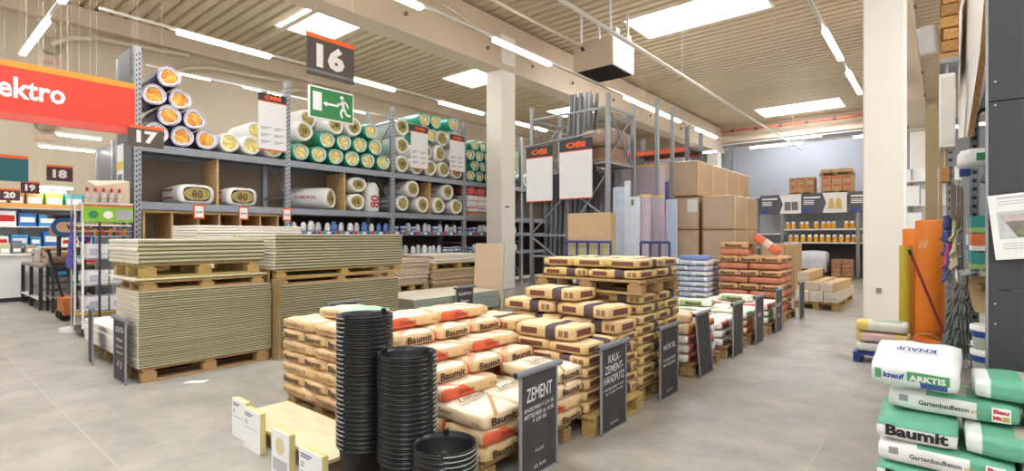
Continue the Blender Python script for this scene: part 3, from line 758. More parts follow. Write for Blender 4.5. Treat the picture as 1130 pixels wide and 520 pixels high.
# pale boards behind
pallet('pallet under the pale boards behind the first stack', -9.2, 2.85, -8.22, 4.35, 0, 'y')
mW2 = mat('pale_board', (228, 220, 206), 0.75, var=0.05, scale=3, perobj=0.05)
sheets(38, -9.2, 2.82, -8.2, 4.4, 0.144, 0.04, mW2, 'pale board, %s from the top of the stack in front of the pigeonholes', 'pale board stack before the rack', jit=0.008)
# pinkish stacks further along
mP = mat('pinkish_board', (204, 184, 166), 0.75, var=0.07, scale=3, perobj=0.12)
mP2 = mat('buff_board', (196, 172, 138), 0.75, var=0.07, scale=3, perobj=0.15)
pallet('pallet under the pinkish board stack', -9.3, 6.35, -8.22, 7.2, 0, 'y', wood=m_woody)
sheets(6, -9.3, 6.3, -8.2, 7.25, 0.144, 0.04, mP2, 'buff board, %s from the top under the pinkish board pallet', 'buff boards', jit=0.03)
pallet('yellow pallet between pinkish and buff boards', -9.3, 6.35, -8.22, 7.2, 0.386, 'y', wood=m_woody)
sheets(13, -9.3, 6.3, -8.2, 7.2, 0.532, 0.04, mP, 'pinkish board, %s from the top of the loose stack left of the leaning sheet', 'loose pinkish boards', jit=0.03)
pallet('floor pallet under the buff stack beside the leaning sheet', -9.3, 7.35, -8.22, 8.9, 0, 'y', wood=m_woody)
sheets(16, -9.3, 7.3, -8.2, 8.95, 0.144, 0.04, mP2, 'buff board, %s from the top of the stack behind the leaning sheet', 'buff boards behind the leaning sheet', jit=0.03)
pallet('yellow pallet lying high on the buff stack behind the leaning sheet', -9.3, 7.3, -8.22, 8.9, 0.785, 'y', wood=m_woody)
sheets(4, -9.3, 7.33, -8.2, 8.95, 0.93, 0.045, mW2, 'pale board, %s from the top on the yellow pallet behind the leaning sheet', 'pale boards on yellow pallet', jit=0.03)
# grey-green stack with chalk sign and the sheet leaning at its end
pallet('dark pallet under the grey-green boards', -7.85, 5.6, -6.66, 7.6, 0, 'y', wood=m_wooda)
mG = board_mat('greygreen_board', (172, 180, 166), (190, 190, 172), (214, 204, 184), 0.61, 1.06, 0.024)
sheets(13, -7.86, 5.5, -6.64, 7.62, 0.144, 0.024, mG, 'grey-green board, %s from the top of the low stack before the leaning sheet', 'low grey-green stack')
o = MB().bbox(-0.36, -0.02, 0, 0.36, 0.02, 1.36, 0.004).build('leaning_sheet', mat('buff_sheet', (206, 180, 152), 0.8, var=0.05, scale=2, zones=[([((1, 0, 0), 0.35, 9)], (190, 200, 170))]), None, (-7.02, 7.7, 0.0))
o.rotation_euler = (-0.06, 0, 0.08); tag(o, 'single buff sheet standing on edge in front of the white column', 'board')
# ================================================================ PAPER BAGS
m_kraft = (222, 186, 136)
def bag_shape(L, W, T, seed, nx=10, ny=7, nz=3, puff=0.0):
    rnd = random.Random(seed)
    ph = [rnd.uniform(0, 6.28) for _ in range(8)]
    idx = {}; vs = []; fs = []
    def P(i, j, k):
        if (i, j, k) in idx: return idx[i, j, k]
        a = 2 * i / nx - 1; b = 2 * j / ny - 1; c = 2 * k / nz - 1
        ea, eb = abs(a) ** 7, abs(b) ** 7
        th = (1 - 0.13 * max(ea, eb) - 0.12 * ea * eb)
        th *= 0.97 + 0.04 * math.sin(a * 3.1 + ph[0]) * math.cos(b * 2.3 + ph[1]) + puff * (1 - a * a) * (1 - b * b)
        x = a * (L / 2 - 0.008) * (1 - 0.016 * c * c - 0.014 * eb)
        y = b * (W / 2 - 0.007) * (1 - 0.022 * c * c - 0.014 * ea)
        x += 0.003 * math.sin(4 * b + ph[2]); y += 0.003 * math.sin(5 * a + ph[3])
        z = T / 2 + c * (T / 2 - 0.003) * th * (1.0 if c > 0 else 0.96) + 0.004 * math.sin(7 * a + 5 * b + ph[4]) * (1 if c > 0.5 else 0.3)
        idx[i, j, k] = len(vs); vs.append(Vector((x, y, z))); return idx[i, j, k]
    for i in range(nx):
        for j in range(ny):
            fs.append((P(i,j,0), P(i,j+1,0), P(i+1,j+1,0), P(i+1,j,0))); fs.append((P(i,j,nz), P(i+1,j,nz), P(i+1,j+1,nz), P(i,j+1,nz)))
    for i in range(nx):
        for k in range(nz):
            fs.append((P(i,0,k), P(i+1,0,k), P(i+1,0,k+1), P(i,0,k+1))); fs.append((P(i,ny,k), P(i,ny,k+1), P(i+1,ny,k+1), P(i+1,ny,k)))
    for j in range(ny):
        for k in range(nz):
            fs.append((P(0,j,k), P(0,j,k+1), P(0,j+1,k+1), P(0,j+1,k))); fs.append((P(nx,j,k), P(nx,j+1,k), P(nx,j+1,k+1), P(nx,j,k+1)))
    return MB().add(vs, fs, 0, True)
BL, BW = 0.54, 0.36
YS = lambda W: ([((0, 1, 0), -9, -W / 2 + 0.028)], [((0, 1, 0), W / 2 - 0.028, 9)])
class BagType:
    def __init__(s, name, L, W, T, m, prints, variants=3):
        s.name, s.L, s.W, s.T = name, L, W, T
        s.meshes = [bag_shape(L, W, T, sum(map(ord, name)) % 97 + q * 13).mesh('paper_sack', m) for q in range(variants)]
        s.prints = prints          # list of (text, mat, face, along offset, width, height or None, bold)
def facepos(B, face, off, up):
    L, W, T = B.L, B.W, B.T
    if face == '-y': return (off, -W / 2 - 0.003, T * up), (1, 0, 0), (0, 0, 1)
    if face == '+y': return (off, W / 2 + 0.003, T * up), (-1, 0, 0), (0, 0, 1)
    if face == '+x': return (L / 2 + 0.003, off, T * up), (0, 1, 0), (0, 0, 1)
    if face == '-x': return (-L / 2 - 0.003, off, T * up), (0, -1, 0), (0, 0, 1)
    return (off, 0, T * 1.03 + 0.014), (0, 1, 0), (-1, 0, 0)
NB = [0]
def bag(B, x, y, z, rz, label, group, pitch=0.0, roll_=0.0, faces=('-y', '+x', '-x'), prints=True):
    NB[0] += 1
    o = link('paper_bag', B.meshes[NB[0] % len(B.meshes)], None, (x, y, z), (roll_, pitch, rz + random.uniform(-0.025, 0.025)))
    tag(o, label, 'bag', group)
    if prints:
        for (s, m, face, off, w, h, up, bold) in B.prints:
            if face in faces or face == 'top':
                p, xd, yd = facepos(B, face, off, up)
                text(o, s, m, p, xd, yd, w=w, h=h, name='print', bold=bold)
    return o
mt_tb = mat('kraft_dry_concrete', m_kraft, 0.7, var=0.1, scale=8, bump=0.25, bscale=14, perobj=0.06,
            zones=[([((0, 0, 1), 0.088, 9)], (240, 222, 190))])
mt_tbg = mat('kraft_green_top', m_kraft, 0.7, var=0.1, scale=8, bump=0.25, bscale=14,
            zones=[([((0, 0, 1), 0.085, 9)], (240, 224, 194)), ([((0, 0, 1), 0.07, 9), ((1, 0.4, 0), -0.05, 0.5)], (176, 208, 178))])
TB = BagType('tb', BL, BW, 0.095, mt_tb, [('TrockenBeton 20', m_ink, '-y', -0.03, 0.36, 0.032, 0.5, 0.0), ('Baumit', m_ink, '+x', 0, 0.24, 0.05, 0.5, 0.03), ('Baumit', m_ink, '-x', 0, 0.24, 0.05, 0.5, 0.03)])
TBG = BagType('tbg', BL, BW, 0.1, mt_tbg, TB.prints, 1)
red = (228, 104, 66)
ya, yb = YS(BW)
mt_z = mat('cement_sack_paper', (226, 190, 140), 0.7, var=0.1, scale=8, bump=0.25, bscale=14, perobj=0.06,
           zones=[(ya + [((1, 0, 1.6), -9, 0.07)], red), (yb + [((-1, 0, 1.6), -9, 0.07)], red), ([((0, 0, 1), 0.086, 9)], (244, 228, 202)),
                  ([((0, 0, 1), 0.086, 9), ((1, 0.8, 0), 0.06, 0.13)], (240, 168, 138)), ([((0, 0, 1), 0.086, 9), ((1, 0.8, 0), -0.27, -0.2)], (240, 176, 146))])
ZM_ = [('Baumit', m_ink, '+x', 0, 0.23, 0.05, 0.5, 0.03), ('Baumit', m_ink, '-x', 0, 0.23, 0.05, 0.5, 0.03), ('Zement', mat('dark_red_print', (150, 40, 34), 0.6, var=0), '-y', -0.06, 0.15, 0.03, 0.55, 0.02),
       ('25 kg', m_ink, '-y', 0.2, 0.06, 0.02, 0.45, 0.01)]
m_gtxt = mat('grey_top_print', (116, 104, 96), 0.7, var=0)
ZE = BagType('ze', BL, BW, 0.095, mt_z, ZM_)
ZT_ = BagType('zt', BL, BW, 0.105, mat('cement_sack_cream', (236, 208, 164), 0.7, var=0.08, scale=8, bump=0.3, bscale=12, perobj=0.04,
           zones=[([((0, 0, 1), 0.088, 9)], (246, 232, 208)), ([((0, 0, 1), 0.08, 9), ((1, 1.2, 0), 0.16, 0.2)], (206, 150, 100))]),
              [('Baumit', m_ink, '+x', 0, 0.23, 0.05, 0.5, 0.03), ('PZ Zement', m_ink, '-y', -0.1, 0.18, 0.03, 0.6, 0.01), ('25 kg', m_ink, '-y', 0.2, 0.06, 0.02, 0.4, 0.01), ('Zement', m_gtxt, 'top', -0.02, 0.26, 0.075, 1, 0.02)])
purple = (92, 72, 78); brownl = (118, 70, 58)
def kz_zones(T):
    return [([((1, 0, 0), 0.02, 0.12)], purple), (ya + [((1, 0, 0), -0.22, -0.06), ((0, 0, 1), T * 0.3, T * 0.72)], brownl), (yb + [((1, 0, 0), -0.22, -0.06), ((0, 0, 1), T * 0.3, T * 0.72)], brownl),
            (ya + [((1, 0, 0), 0.15, 0.19), ((0, 0, 1), T * 0.3, T * 0.72)], (150, 112, 80)), (ya + [((1, 0, 0), 0.2, 0.24), ((0, 0, 1), T * 0.3, T * 0.72)], (140, 100, 72)),
            ([((1, 0, 0), BL / 2 - 0.03, 9), ((0, 1, 0), -0.12, 0.1), ((0, 0, 1), T * 0.3, T * 0.75)], brownl), ([((1, 0, 0), -9, -BL / 2 + 0.03), ((0, 1, 0), -0.12, 0.1), ((0, 0, 1), T * 0.3, T * 0.75)], brownl),
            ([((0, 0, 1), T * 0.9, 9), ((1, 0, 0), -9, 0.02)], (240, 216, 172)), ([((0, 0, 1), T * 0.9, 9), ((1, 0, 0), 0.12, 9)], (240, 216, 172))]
KZ = BagType('kz', BL, BW, 0.088, mat('plaster_sack', (222, 186, 130), 0.7, var=0.1, scale=8, bump=0.25, bscale=14, perobj=0.07, zones=kz_zones(0.088)), [])
KZB = BagType('kzb', BL + 0.04, BW + 0.02, 0.12, mat('plaster_sack_full', (226, 190, 136), 0.7, var=0.1, scale=8, bump=0.3, bscale=12, perobj=0.05, zones=kz_zones(0.12)), [])
MM = BagType('mm', BL, BW, 0.092, mat('mortar_sack', (212, 182, 116), 0.65, var=0.12, scale=8, bump=0.25, bscale=14, perobj=0.08, zones=kz_zones(0.092)), [])

def five(B, x0, y0, z, flip, n, of, what, group, faces=('-y', '+x', '-x'), L=BL, Wd=BW, skip=(), top=None, prints=True):
    """one layer of five interlocked bags; n counts layers from the floor"""
    w3 = 3 * Wd
    posn = ('left', 'middle', 'right'); pos2 = ('left', 'right')
    it = []
    fy, by = (y0 + L / 2, y0 + L + Wd / 2) if not flip else (y0 + Wd / 2, y0 + Wd + L / 2)
    if not flip:
        for i in range(3): it.append((x0 + Wd * (i + 0.5), fy, PI / 2, 'front %s' % posn[i], (-1)))
        for i in range(2): it.append((x0 + w3 * (0.25 + 0.5 * i), by, 0.0, 'rear %s' % pos2[i], 0))
    else:
        for i in range(2): it.append((x0 + w3 * (0.25 + 0.5 * i), fy, 0.0, 'front %s' % pos2[i], 0))
        for i in range(3): it.append((x0 + Wd * (i + 0.5), by, PI / 2, 'rear %s' % posn[i], 0))
    for k, (x, y, rz, nm, _) in enumerate(it):
        if k in skip: continue
        bag((top if top else B), x, y, z, rz, '%s, %s, layer %s' % (what, nm, ('one','two','three','four','five','six','seven','eight','nine','ten','eleven')[n]), group, faces=faces, prints=prints)

# --- dry concrete stack behind the black buckets
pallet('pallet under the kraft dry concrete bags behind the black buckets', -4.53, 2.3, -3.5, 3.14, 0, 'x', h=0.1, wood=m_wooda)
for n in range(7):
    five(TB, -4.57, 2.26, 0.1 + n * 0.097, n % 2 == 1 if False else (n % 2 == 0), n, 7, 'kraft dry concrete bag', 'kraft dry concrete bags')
# shift the green-topped bag of the last layer
ztop = 0.1 + 7 * 0.097
bag(TBG, -4.02, 2.66, ztop - 0.005, 0.15, 'kraft bag with pale green top lying on the dry concrete stack', 'kraft dry concrete bags')
# --- cement pile: stepped like stairs up towards the left
pallet('pallet under the cement bag staircase behind the chalk sign', -3.25, 2.28, -2.1, 3.22, 0, 'x', wood=m_wooda)
ZT0, ZH = 0.144, 0.096
EDGE = [-2.06, -2.06, -2.06, -2.06, -2.52, -2.68, -2.86, -3.02]
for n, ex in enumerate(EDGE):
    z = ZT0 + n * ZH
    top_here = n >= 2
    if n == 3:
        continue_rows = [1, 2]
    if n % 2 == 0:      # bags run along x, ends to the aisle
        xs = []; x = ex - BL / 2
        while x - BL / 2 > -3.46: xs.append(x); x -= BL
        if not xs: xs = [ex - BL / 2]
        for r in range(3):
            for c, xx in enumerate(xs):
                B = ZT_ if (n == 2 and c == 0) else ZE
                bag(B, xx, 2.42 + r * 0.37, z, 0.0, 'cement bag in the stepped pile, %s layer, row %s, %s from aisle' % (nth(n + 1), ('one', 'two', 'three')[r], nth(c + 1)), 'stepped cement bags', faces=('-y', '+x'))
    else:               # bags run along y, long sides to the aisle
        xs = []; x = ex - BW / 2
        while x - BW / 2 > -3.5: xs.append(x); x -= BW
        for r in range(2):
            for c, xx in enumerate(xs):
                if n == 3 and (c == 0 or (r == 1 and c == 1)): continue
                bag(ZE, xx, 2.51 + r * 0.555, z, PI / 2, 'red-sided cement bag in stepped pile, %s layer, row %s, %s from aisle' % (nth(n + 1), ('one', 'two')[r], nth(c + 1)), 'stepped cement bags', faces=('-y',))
bag(ZT_, -2.335, 3.16, ZT0 + 3 * ZH + 0.014, 0.0, 'cream cement bag at the far end of the stepped pile above the chalk sign', 'stepped cement bags', faces=('+x',))
# --- plaster pile
pallet('yellow pallet under the purple-banded plaster bags', -3.2, 3.36, -2.0, 4.22, 0, 'y', wood=m_woody)
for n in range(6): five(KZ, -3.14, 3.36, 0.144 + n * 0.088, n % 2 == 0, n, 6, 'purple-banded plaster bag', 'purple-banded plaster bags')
zt = 0.144 + 6 * 0.088
bag(KZB, -2.48, 3.56, zt - 0.002, 0.04, 'plump plaster bag lying across the front of the plaster pile', 'loose plaster bags', faces=())
bag(KZB, -3.1, 3.6, zt - 0.002, -0.08, 'plaster bag at the left end of the plaster pile', 'loose plaster bags', faces=())
bag(KZB, -2.34, 4.04, zt - 0.002, 0.04, 'plaster bag at the right rear of the plaster pile beside the mortar stack', 'loose plaster bags', faces=())
bag(KZB, -2.94, 4.04, zt - 0.002, 0.0, 'plaster bag supporting the two top plaster bags', 'loose plaster bags', faces=())
bag(KZB, -2.38, 4.02, zt + 0.122, -0.06, 'plump plaster bag second from the top against the mortar pallet', 'loose plaster bags', faces=())
bag(KZB, -2.99, 4.02, zt + 0.122, 0.03, 'plaster bag under the topmost plaster bag at the left', 'loose plaster bags', faces=())
bag(KZB, -2.74, 4.02, zt + 0.245, 0.05, 'topmost loose plaster bag in front of the mortar pallet', 'loose plaster bags', faces=())
# --- mortar stack with a pallet on top
pallet('pallet under the tall mortar bag stack', -3.15, 4.3, -2.08, 5.15, 0, 'y', wood=m_wooda)
for n in range(9): five(MM, -3.14, 4.3, 0.144 + n * 0.092, n % 2 == 0, n, 9, 'mortar bag under the raised pallet', 'mortar bags under the raised pallet')
zt = 0.144 + 9 * 0.092
pallet('weathered pallet resting on top of the mortar bags', -3.2, 4.26, -2.04, 5.1, zt, 'x', h=0.13, wood=m_wooda)
for n in range(2): five(MM, -3.16, 4.3, zt + 0.13 + n * 0.098, n % 2 == 0, n, 2, 'mortar bag on the raised pallet', 'mortar bags on the raised pallet')
# --- low mixed piles further along the aisle
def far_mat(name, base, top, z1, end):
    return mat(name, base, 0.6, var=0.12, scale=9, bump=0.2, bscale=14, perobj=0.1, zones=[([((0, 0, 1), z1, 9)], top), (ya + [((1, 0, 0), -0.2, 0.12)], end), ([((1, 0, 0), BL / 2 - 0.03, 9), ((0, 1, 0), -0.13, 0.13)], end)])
bt = [('Baumit', m_ink, '+x', 0, 0.22, 0.045, 0.5, 0.03), ('Baumit', m_ink, '-y', 0, 0.22, 0.045, 0.5, 0.03)]
WR = BagType('wr', BL, BW, 0.1, far_mat('white_sack_red', (236, 226, 222), (246, 236, 228), 0.09, (214, 104, 96)), bt, 2)
WG = BagType('wg', BL, BW, 0.1, far_mat('white_sack_green', (240, 236, 228), (236, 240, 222), 0.09, (170, 188, 130)), bt, 2)
WO = BagType('wo', BL, BW, 0.1, far_mat('orange_sack', (228, 196, 158), (242, 208, 180), 0.09, (228, 124, 72)), bt, 2)
WW = BagType('ww', BL, BW, 0.1, far_mat('white_sack_plain', (242, 238, 236), (248, 246, 240), 0.09, (222, 206, 200)), bt, 2)
for k, (y0, B, B2, what, nl) in enumerate(((5.4, WR, WO, 'white and red bag in the low pile after the mortar stack', 4), (6.5, WW, WR, 'white bag in the second low pile along the aisle', 3), (7.55, WO, WG, 'orange and white bag in the third low pile along the aisle', 3), (8.65, WG, WR, 'white and green bag in the low pile before the tall stack', 3))):
    pallet('pallet under the %s low pile of mixed bags' % nth(k + 1), -3.1, y0 + 0.03, -2.02, y0 + 0.9, 0, 'x', wood=m_wooda)
    for n in range(nl): five(B if n < nl - 1 else B2, -3.14, y0, 0.144 + n * 0.1, n % 2 == 0, n, nl, what, 'low mixed bag piles', prints=(k < 2))
bag(WO, -2.4, 5.7, 0.144 + 0.4, 0.3, 'orange bag lying loose on the first low mixed pile', 'loose mixed bags')
bag(WG, -2.9, 5.85, 0.144 + 0.4, 1.2, 'greenish bag lying loose at the back of the first low mixed pile', 'loose mixed bags')
bag(WG, -2.6, 8.95, 0.144 + 0.3, 0.1, 'pale green bag lying loose in front of the tall cement stack', 'loose mixed bags')
bag(WG, -2.9, 7.9, 0.144 + 0.3, 0.2, 'bright green bag lying loose on the third low pile', 'loose mixed bags')
# --- white and blue stack at the rear
m_wb = mat('white_blue_sack', (234, 234, 236), 0.5, var=0.1, scale=9, perobj=0.1, zones=[(ya + [((1, 0, 0), -0.22, -0.02)], (186, 200, 224)), ([((0, 1, 0), -9, -BW / 2 + 0.028), ((1, 0, 0), 0.06, 0.2), ((0, 0, 1), 0, 0.05)], (140, 190, 190)), ([((1, 0, 0), -9, -BL / 2 + 0.03), ((0, 1, 0), -0.12, 0.12)], (184, 192, 222))])
WB = BagType('wb', BL, BW, 0.1, m_wb, [], 2)
pallet('pallet under the tall white and blue bag stack', -4.4, 9.72, -3.36, 10.6, 0, 'x', wood=m_wooda)
for n in range(9): five(WB, -4.42, 9.7, 0.144 + n * 0.1, n % 2 == 0, n, 9, 'white and blue tile adhesive bag', 'white and blue bags')
bag(BagType('bl', BL, BW, 0.1, mat('blue_sack', (130, 148, 204), 0.5, var=0.15, perobj=0.05), [], 1), -3.65, 9.95, 0.144 + 0.9, 0.05, 'blue bag on top of the white and blue stack', 'white and blue bags')
pallet('pallet under the white bags behind the mortar stack', -4.6, 7.0, -3.5, 7.95, 0, 'x', wood=m_wooda)
for n in range(7): five(WB, -4.6, 7.0, 0.144 + n * 0.1, n % 2 == 0, n, 7, 'white bag behind the raised mortar pallet', 'white bags behind the mortar')
# --- tall tan and red cement stack at the end of the row
ya2 = [((0, 1, 0), -9, -0.172)]
TL = BagType('tl', BL, BW, 0.125, mat('tan_end_sack', (210, 166, 118), 0.7, var=0.1, scale=8, perobj=0.08), [('Baumit', m_ink, '+x', 0, 0.25, 0.055, 0.5, 0.03), ('Baumit', m_ink, '-x', 0, 0.25, 0.055, 0.5, 0.03), ('Baumit', m_ink, '-y', 0, 0.3, 0.055, 0.5, 0.03)], 2)
TR = BagType('tr', BL, BW, 0.125, mat('red_side_sack', (204, 128, 98), 0.7, var=0.16, scale=8, perobj=0.1), [], 2)
TRB = BagType('trb', BL, BW, 0.15, mat('bright_red_sack', (224, 112, 78), 0.6, var=0.16, scale=8, zones=[([((1, 0, 0), -0.05, 0.08), ((0, 0, 1), 0.02, 0.2)], (232, 206, 190))]), [], 1)
pallet('pallet under the tall tan and red cement stack', -3.2, 10.02, -2.1, 10.9, 0, 'x', wood=m_wooda)
for n in range(8): five(TL if n % 2 else TR, -3.24, 10.0, 0.144 + n * 0.125, n % 2 == 0, n, 8, 'bag of the tall tan and red cement stack', 'tall cement stack')
bag(TR, -2.97, 10.25, 1.145, 0.0, 'pinkish red bag on the left of the tall cement stack top', 'loose bags on the tall stack')
bag(TL, -2.99, 10.28, 1.27, 0.0, 'tan bag crowning the left of the tall cement stack', 'loose bags on the tall stack')
o = bag(TRB, -2.5, 10.3, 1.3, 0.1, 'red bag leaning against the crown of the tall cement stack', 'loose bags on the tall stack', pitch=0.62)

# ================================================================ CHALK SIGNS
m_slate = mat('chalkboard', (70, 66, 68), 0.75, var=0.25, scale=9)
m_frame = mat('grey_sign_edge', (146, 146, 150), 0.5, var=0.04)
m_rod = mat('grey_sign_rod', (128, 130, 136), 0.45, var=0.04)
m_chalk = mat('chalk', (226, 220, 220), 0.9, var=0.2, scale=60)
def chalk_sign(label, x, y, w, h, rz, lines, z=0.0, tilt=0.0):
    """face towards local +x before turning; runs along local y"""
    t = thing('chalk_sign', label, 'sign', (x, y, z), rz, 'chalk signs on poles'); t.rotation_euler = (0, tilt, rz)
    MB().box(-0.004, 0, 0, 0.004, w, h).build('slate', m_slate, t)
    MB().box(-0.007, -0.012, 0, 0.007, 0.004, h).build('edge_strip', m_frame, t)
    MB().box(-0.007, w - 0.004, 0, 0.007, w + 0.012, h).build('edge_strip', m_frame, t)
    MB().box(-0.007, -0.012, -0.0, 0.007, w + 0.012, 0.012).build('edge_strip', m_frame, t)
    r = MB().tube((0, -0.05, h + 0.012), (0, w + 0.05, h + 0.012), 0.022, n=12).build('top_rod', m_rod, t)
    MB().tube((0, -0.055, h + 0.012), (0, -0.049, h + 0.012), 0.013, n=10).build('rod_end', m_black, r)
    for s, zz, ww, hh in lines:
        text(t, s, m_chalk, (0.0055, w * 0.5, h * zz), (0, 1, 0.03), (0, -0.03, 1), w=w * ww, h=hh, bold=0.012, name='chalk_lettering', shear=0.08)
    return t
SX = -1.96
chalk_sign('chalk sign reading ZEMENT in front of the stepped cement bags', SX, 2.45, 0.37, 0.65, 0.0,
           [('ZEMENT', 0.8, 0.74, 0.085), ('EINZELPREIS € 3,79 /SK', 0.66, 0.84, 0.03), ('MITTELPREIS ab 10 SK', 0.6, 0.84, 0.028), ('€ 3,59 /SK', 0.54, 0.4, 0.03), ('10,35', 0.24, 0.24, 0.02), ('25 KG', 0.09, 0.34, 0.02)])
chalk_sign('chalk sign reading KALK-ZEMENT-HANDPUTZ before the purple-banded bags', SX, 3.42, 0.38, 0.65, 0.0,
           [('KALK-', 0.86, 0.5, 0.06), ('ZEMENT-', 0.74, 0.78, 0.06), ('HANDPUTZ', 0.62, 0.86, 0.06), ('EINZELPREIS € 5,49', 0.51, 0.8, 0.022), ('ab 10 SK € 4,99', 0.46, 0.7, 0.022), ('25 KG', 0.09, 0.34, 0.02)])
chalk_sign('chalk sign reading MÖRTEL below the raised mortar pallet', SX, 4.48, 0.39, 0.65, 0.0, [('MÖRTEL', 0.74, 0.72, 0.06), ('EINZELPREIS', 0.55, 0.7, 0.025), ('MITTELPREIS', 0.48, 0.7, 0.025), ('25 KG', 0.1, 0.34, 0.02)])
for k, (y, l) in enumerate(((5.5, 'grey chalk sign tilted in front of the white and red bags'), (6.62, 'narrow chalk sign before the second low white pile'), (7.62, 'chalk sign before the third low orange and white pile'), (8.75, 'tall dark chalk sign before the last low pile'), (10.5, 'farthest chalk sign beside the tall tan and red stack'))):
    chalk_sign(l, SX, y, 0.38, 0.65, 0.0, [('FIX', 0.62, 0.4, 0.06)] if k == 2 else ([('MEISTER', 0.66, 0.7, 0.05), ('€ 11', 0.4, 0.4, 0.06)] if k == 3 else []), tilt=(-0.08 if k == 0 else 0))
chalk_sign('chalk sign with a euro price leaning on the low plasterboard stack', -6.72, 1.53, 0.4, 0.64, -PI / 2, [('GIPSKARTON', 0.84, 0.7, 0.06), ('Platte', 0.68, 0.5, 0.035), ('200 x 60 cm', 0.57, 0.6, 0.03), ('Stückpreis', 0.47, 0.6, 0.03), ('€ 3', 0.28, 0.4, 0.08)])
chalk_sign('chalk sign seen edge-on in front of the white slabs', -7.9, 1.55, 0.34, 0.64, -PI / 2 - 0.1, [])
chalk_sign('dark chalk sign standing against the grey-green boards', -6.56, 6.38, 0.42, 0.58, 0.0, [('Gipskarton', 0.82, 0.8, 0.08), ('Platte', 0.6, 0.5, 0.05)])
chalk_sign('chalk sign whose dark rod shows behind the dry concrete bags', -6.2, 3.72, 0.42, 0.6, 0.0, [])

# ================================================================ BLACK BUCKETS
m_bk = mat('black_bucket_plastic', (32, 32, 34), 0.33, var=0.12, scale=5)
def bucket_mesh(R=0.165, H=0.27):
    b = MB()
    b.lathe([(0.0, 0.0), (0.118, 0.0), (0.122, 0.006), (R - 0.012, H - 0.0245), (R - 0.004, H - 0.0232), (R + 0.001, H - 0.021), (R + 0.001, H - 0.018), (R - 0.01, H - 0.016), (R - 0.008, H - 0.008), (R + 0.001, H - 0.005), (R + 0.002, H), (R - 0.006, H), (R - 0.0138, H - 0.03), (0.1203, 0.008), (0, 0.005)], 40)
    return b.mesh('bucket', m_bk)
BM = bucket_mesh()
hm = MB(); pts = [(0.168 * math.cos(a), 0.168 * math.sin(a), 0.262 - 0.006 * math.sin(a * 1)) for a in [PI * k / 14 for k in range(15)]]
hm.path([Vector(p) * 1.0 for p in pts], 0.0035, n=5)
HM = hm.mesh('wire_handle', m_chr)
lug = MB().bbox(0.158, -0.014, 0.245, 0.176, 0.014, 0.285, 0.004).bbox(-0.176, -0.014, 0.245, -0.158, 0.014, 0.285, 0.004)
def bucket_stack(x, y, ztop, step, what, rot):
    n = int(round((ztop - 0.27) / step)) + 1
    for k in range(n):
        o = link('bucket', BM, None, (x + random.uniform(-.0004, .0004), y + random.uniform(-.0004, .0004), (n - 1 - k) * step), (0, 0, rot + random.uniform(-0.04, 0.04)))
        tag(o, 'black plastic bucket, %s from the top of the %s nested stack' % (nth(k + 1), what), 'bucket', 'nested black buckets')
        if k == 0 :
            for s in (-1, 1): MB().bbox(0.155 * s - 0.012, -0.014, 0.25, 0.155 * s + 0.012, 0.014, 0.287, 0.004).build('handle_lug', m_bk, o)
        link('wire_handle', HM, o)
bucket_stack(-2.69, 1.85, 1.04, 0.0262, 'tallest left', 1.75)
bucket_stack(-2.33, 1.88, 0.85, 0.0262, 'middle', 0.35)
bucket_stack(-1.985, 1.85, 0.44, 0.0262, 'lowest right', -0.77)

# ================================================================ LOW PLATFORM AND SAMPLE BOARDS
m_osb = mat('pale_plywood', (236, 208, 170), 0.7, var=0.12, scale=5, stretch=(1, 4, 1))
t = thing('display_platform', 'low plywood display platform in front of the dry concrete bags', 'platform', (-3.55, 1.93, 0))
MB().bbox(-0.66, -0.22, 0.1, 0.66, 0.21, 0.125, 0.003).build('top_panel', m_osb, t)
for x in (-0.5, -0.06, 0.4):
    MB().bbox(x - 0.05, -0.2, 0.0, x + 0.05, 0.2, 0.1, 0.003).build('block', m_osb, t)
m_edge = mat('yellow_green_edge', (220, 206, 140), 0.7, var=0.08)
m_pt = mat('purple_print', (120, 96, 140), 0.6, var=0)
for k, (x0, x1, y, l) in enumerate(((-4.12, -3.9, 1.66, 'small white sample slab with price label, farthest left on the floor'), (-3.82, -3.58, 1.62, 'white sample slab with price label, second from the left'), (-3.28, -3.06, 1.56, 'white sample slab with a pale gold round badge'),
                                  (-2.86, -2.62, 1.52, 'white sample slab with label in front of the tallest buckets'), (-2.33, -2.12, 1.5, 'white sample slab at the foot of the middle buckets'))):
    w = x1 - x0
    t = thing('sample_slab', l, 'sample', (x0, y, 0), 0, 'sample slabs on the floor')
    MB().bbox(0, 0.006, 0, w, 0.045, 0.285, 0.003).build('slab', m_edge, t)
    MB().box(0, 0.0, 0.002, w, 0.006, 0.284).build('label_sheet', m_paper, t)
    if k == 2:
        pts = [(w / 2 + 0.055 * math.cos(a), 0.19 + 0.055 * math.sin(a)) for a in [2 * PI * i / 16 for i in range(16)]]
        MB().poly(pts, -0.002, 0.0, 'y').build('round_badge', mat('pale_gold', (222, 206, 158), 0.6, var=0), t)
        MB().box(0.02, -0.0015, 0.03, w - 0.02, 0.0, 0.11).build('grey_panel', mat('silver_print', (190, 188, 192), 0.5, var=0), t)
    else:
        q = MB()
        for i, (z, a) in enumerate(((0.25, 0.5), (0.235, 0.4))): q.box(0.02, -0.0015, z, 0.02 + w * a, 0.0, z + 0.008)
        s = q.build('label_print', m_pt, t); s['kind'] = 'stuff'
        q = MB()
        for i in range(2): q.box(0.02, -0.0015, 0.2 - i * 0.016, 0.02 + w * 0.16, 0.0, 0.205 - i * 0.016)
        q.box(0.02, -0.0015, 0.155, w - 0.02, 0, 0.157)
        s = q.build('label_print', m_grey, t); s['kind'] = 'stuff'
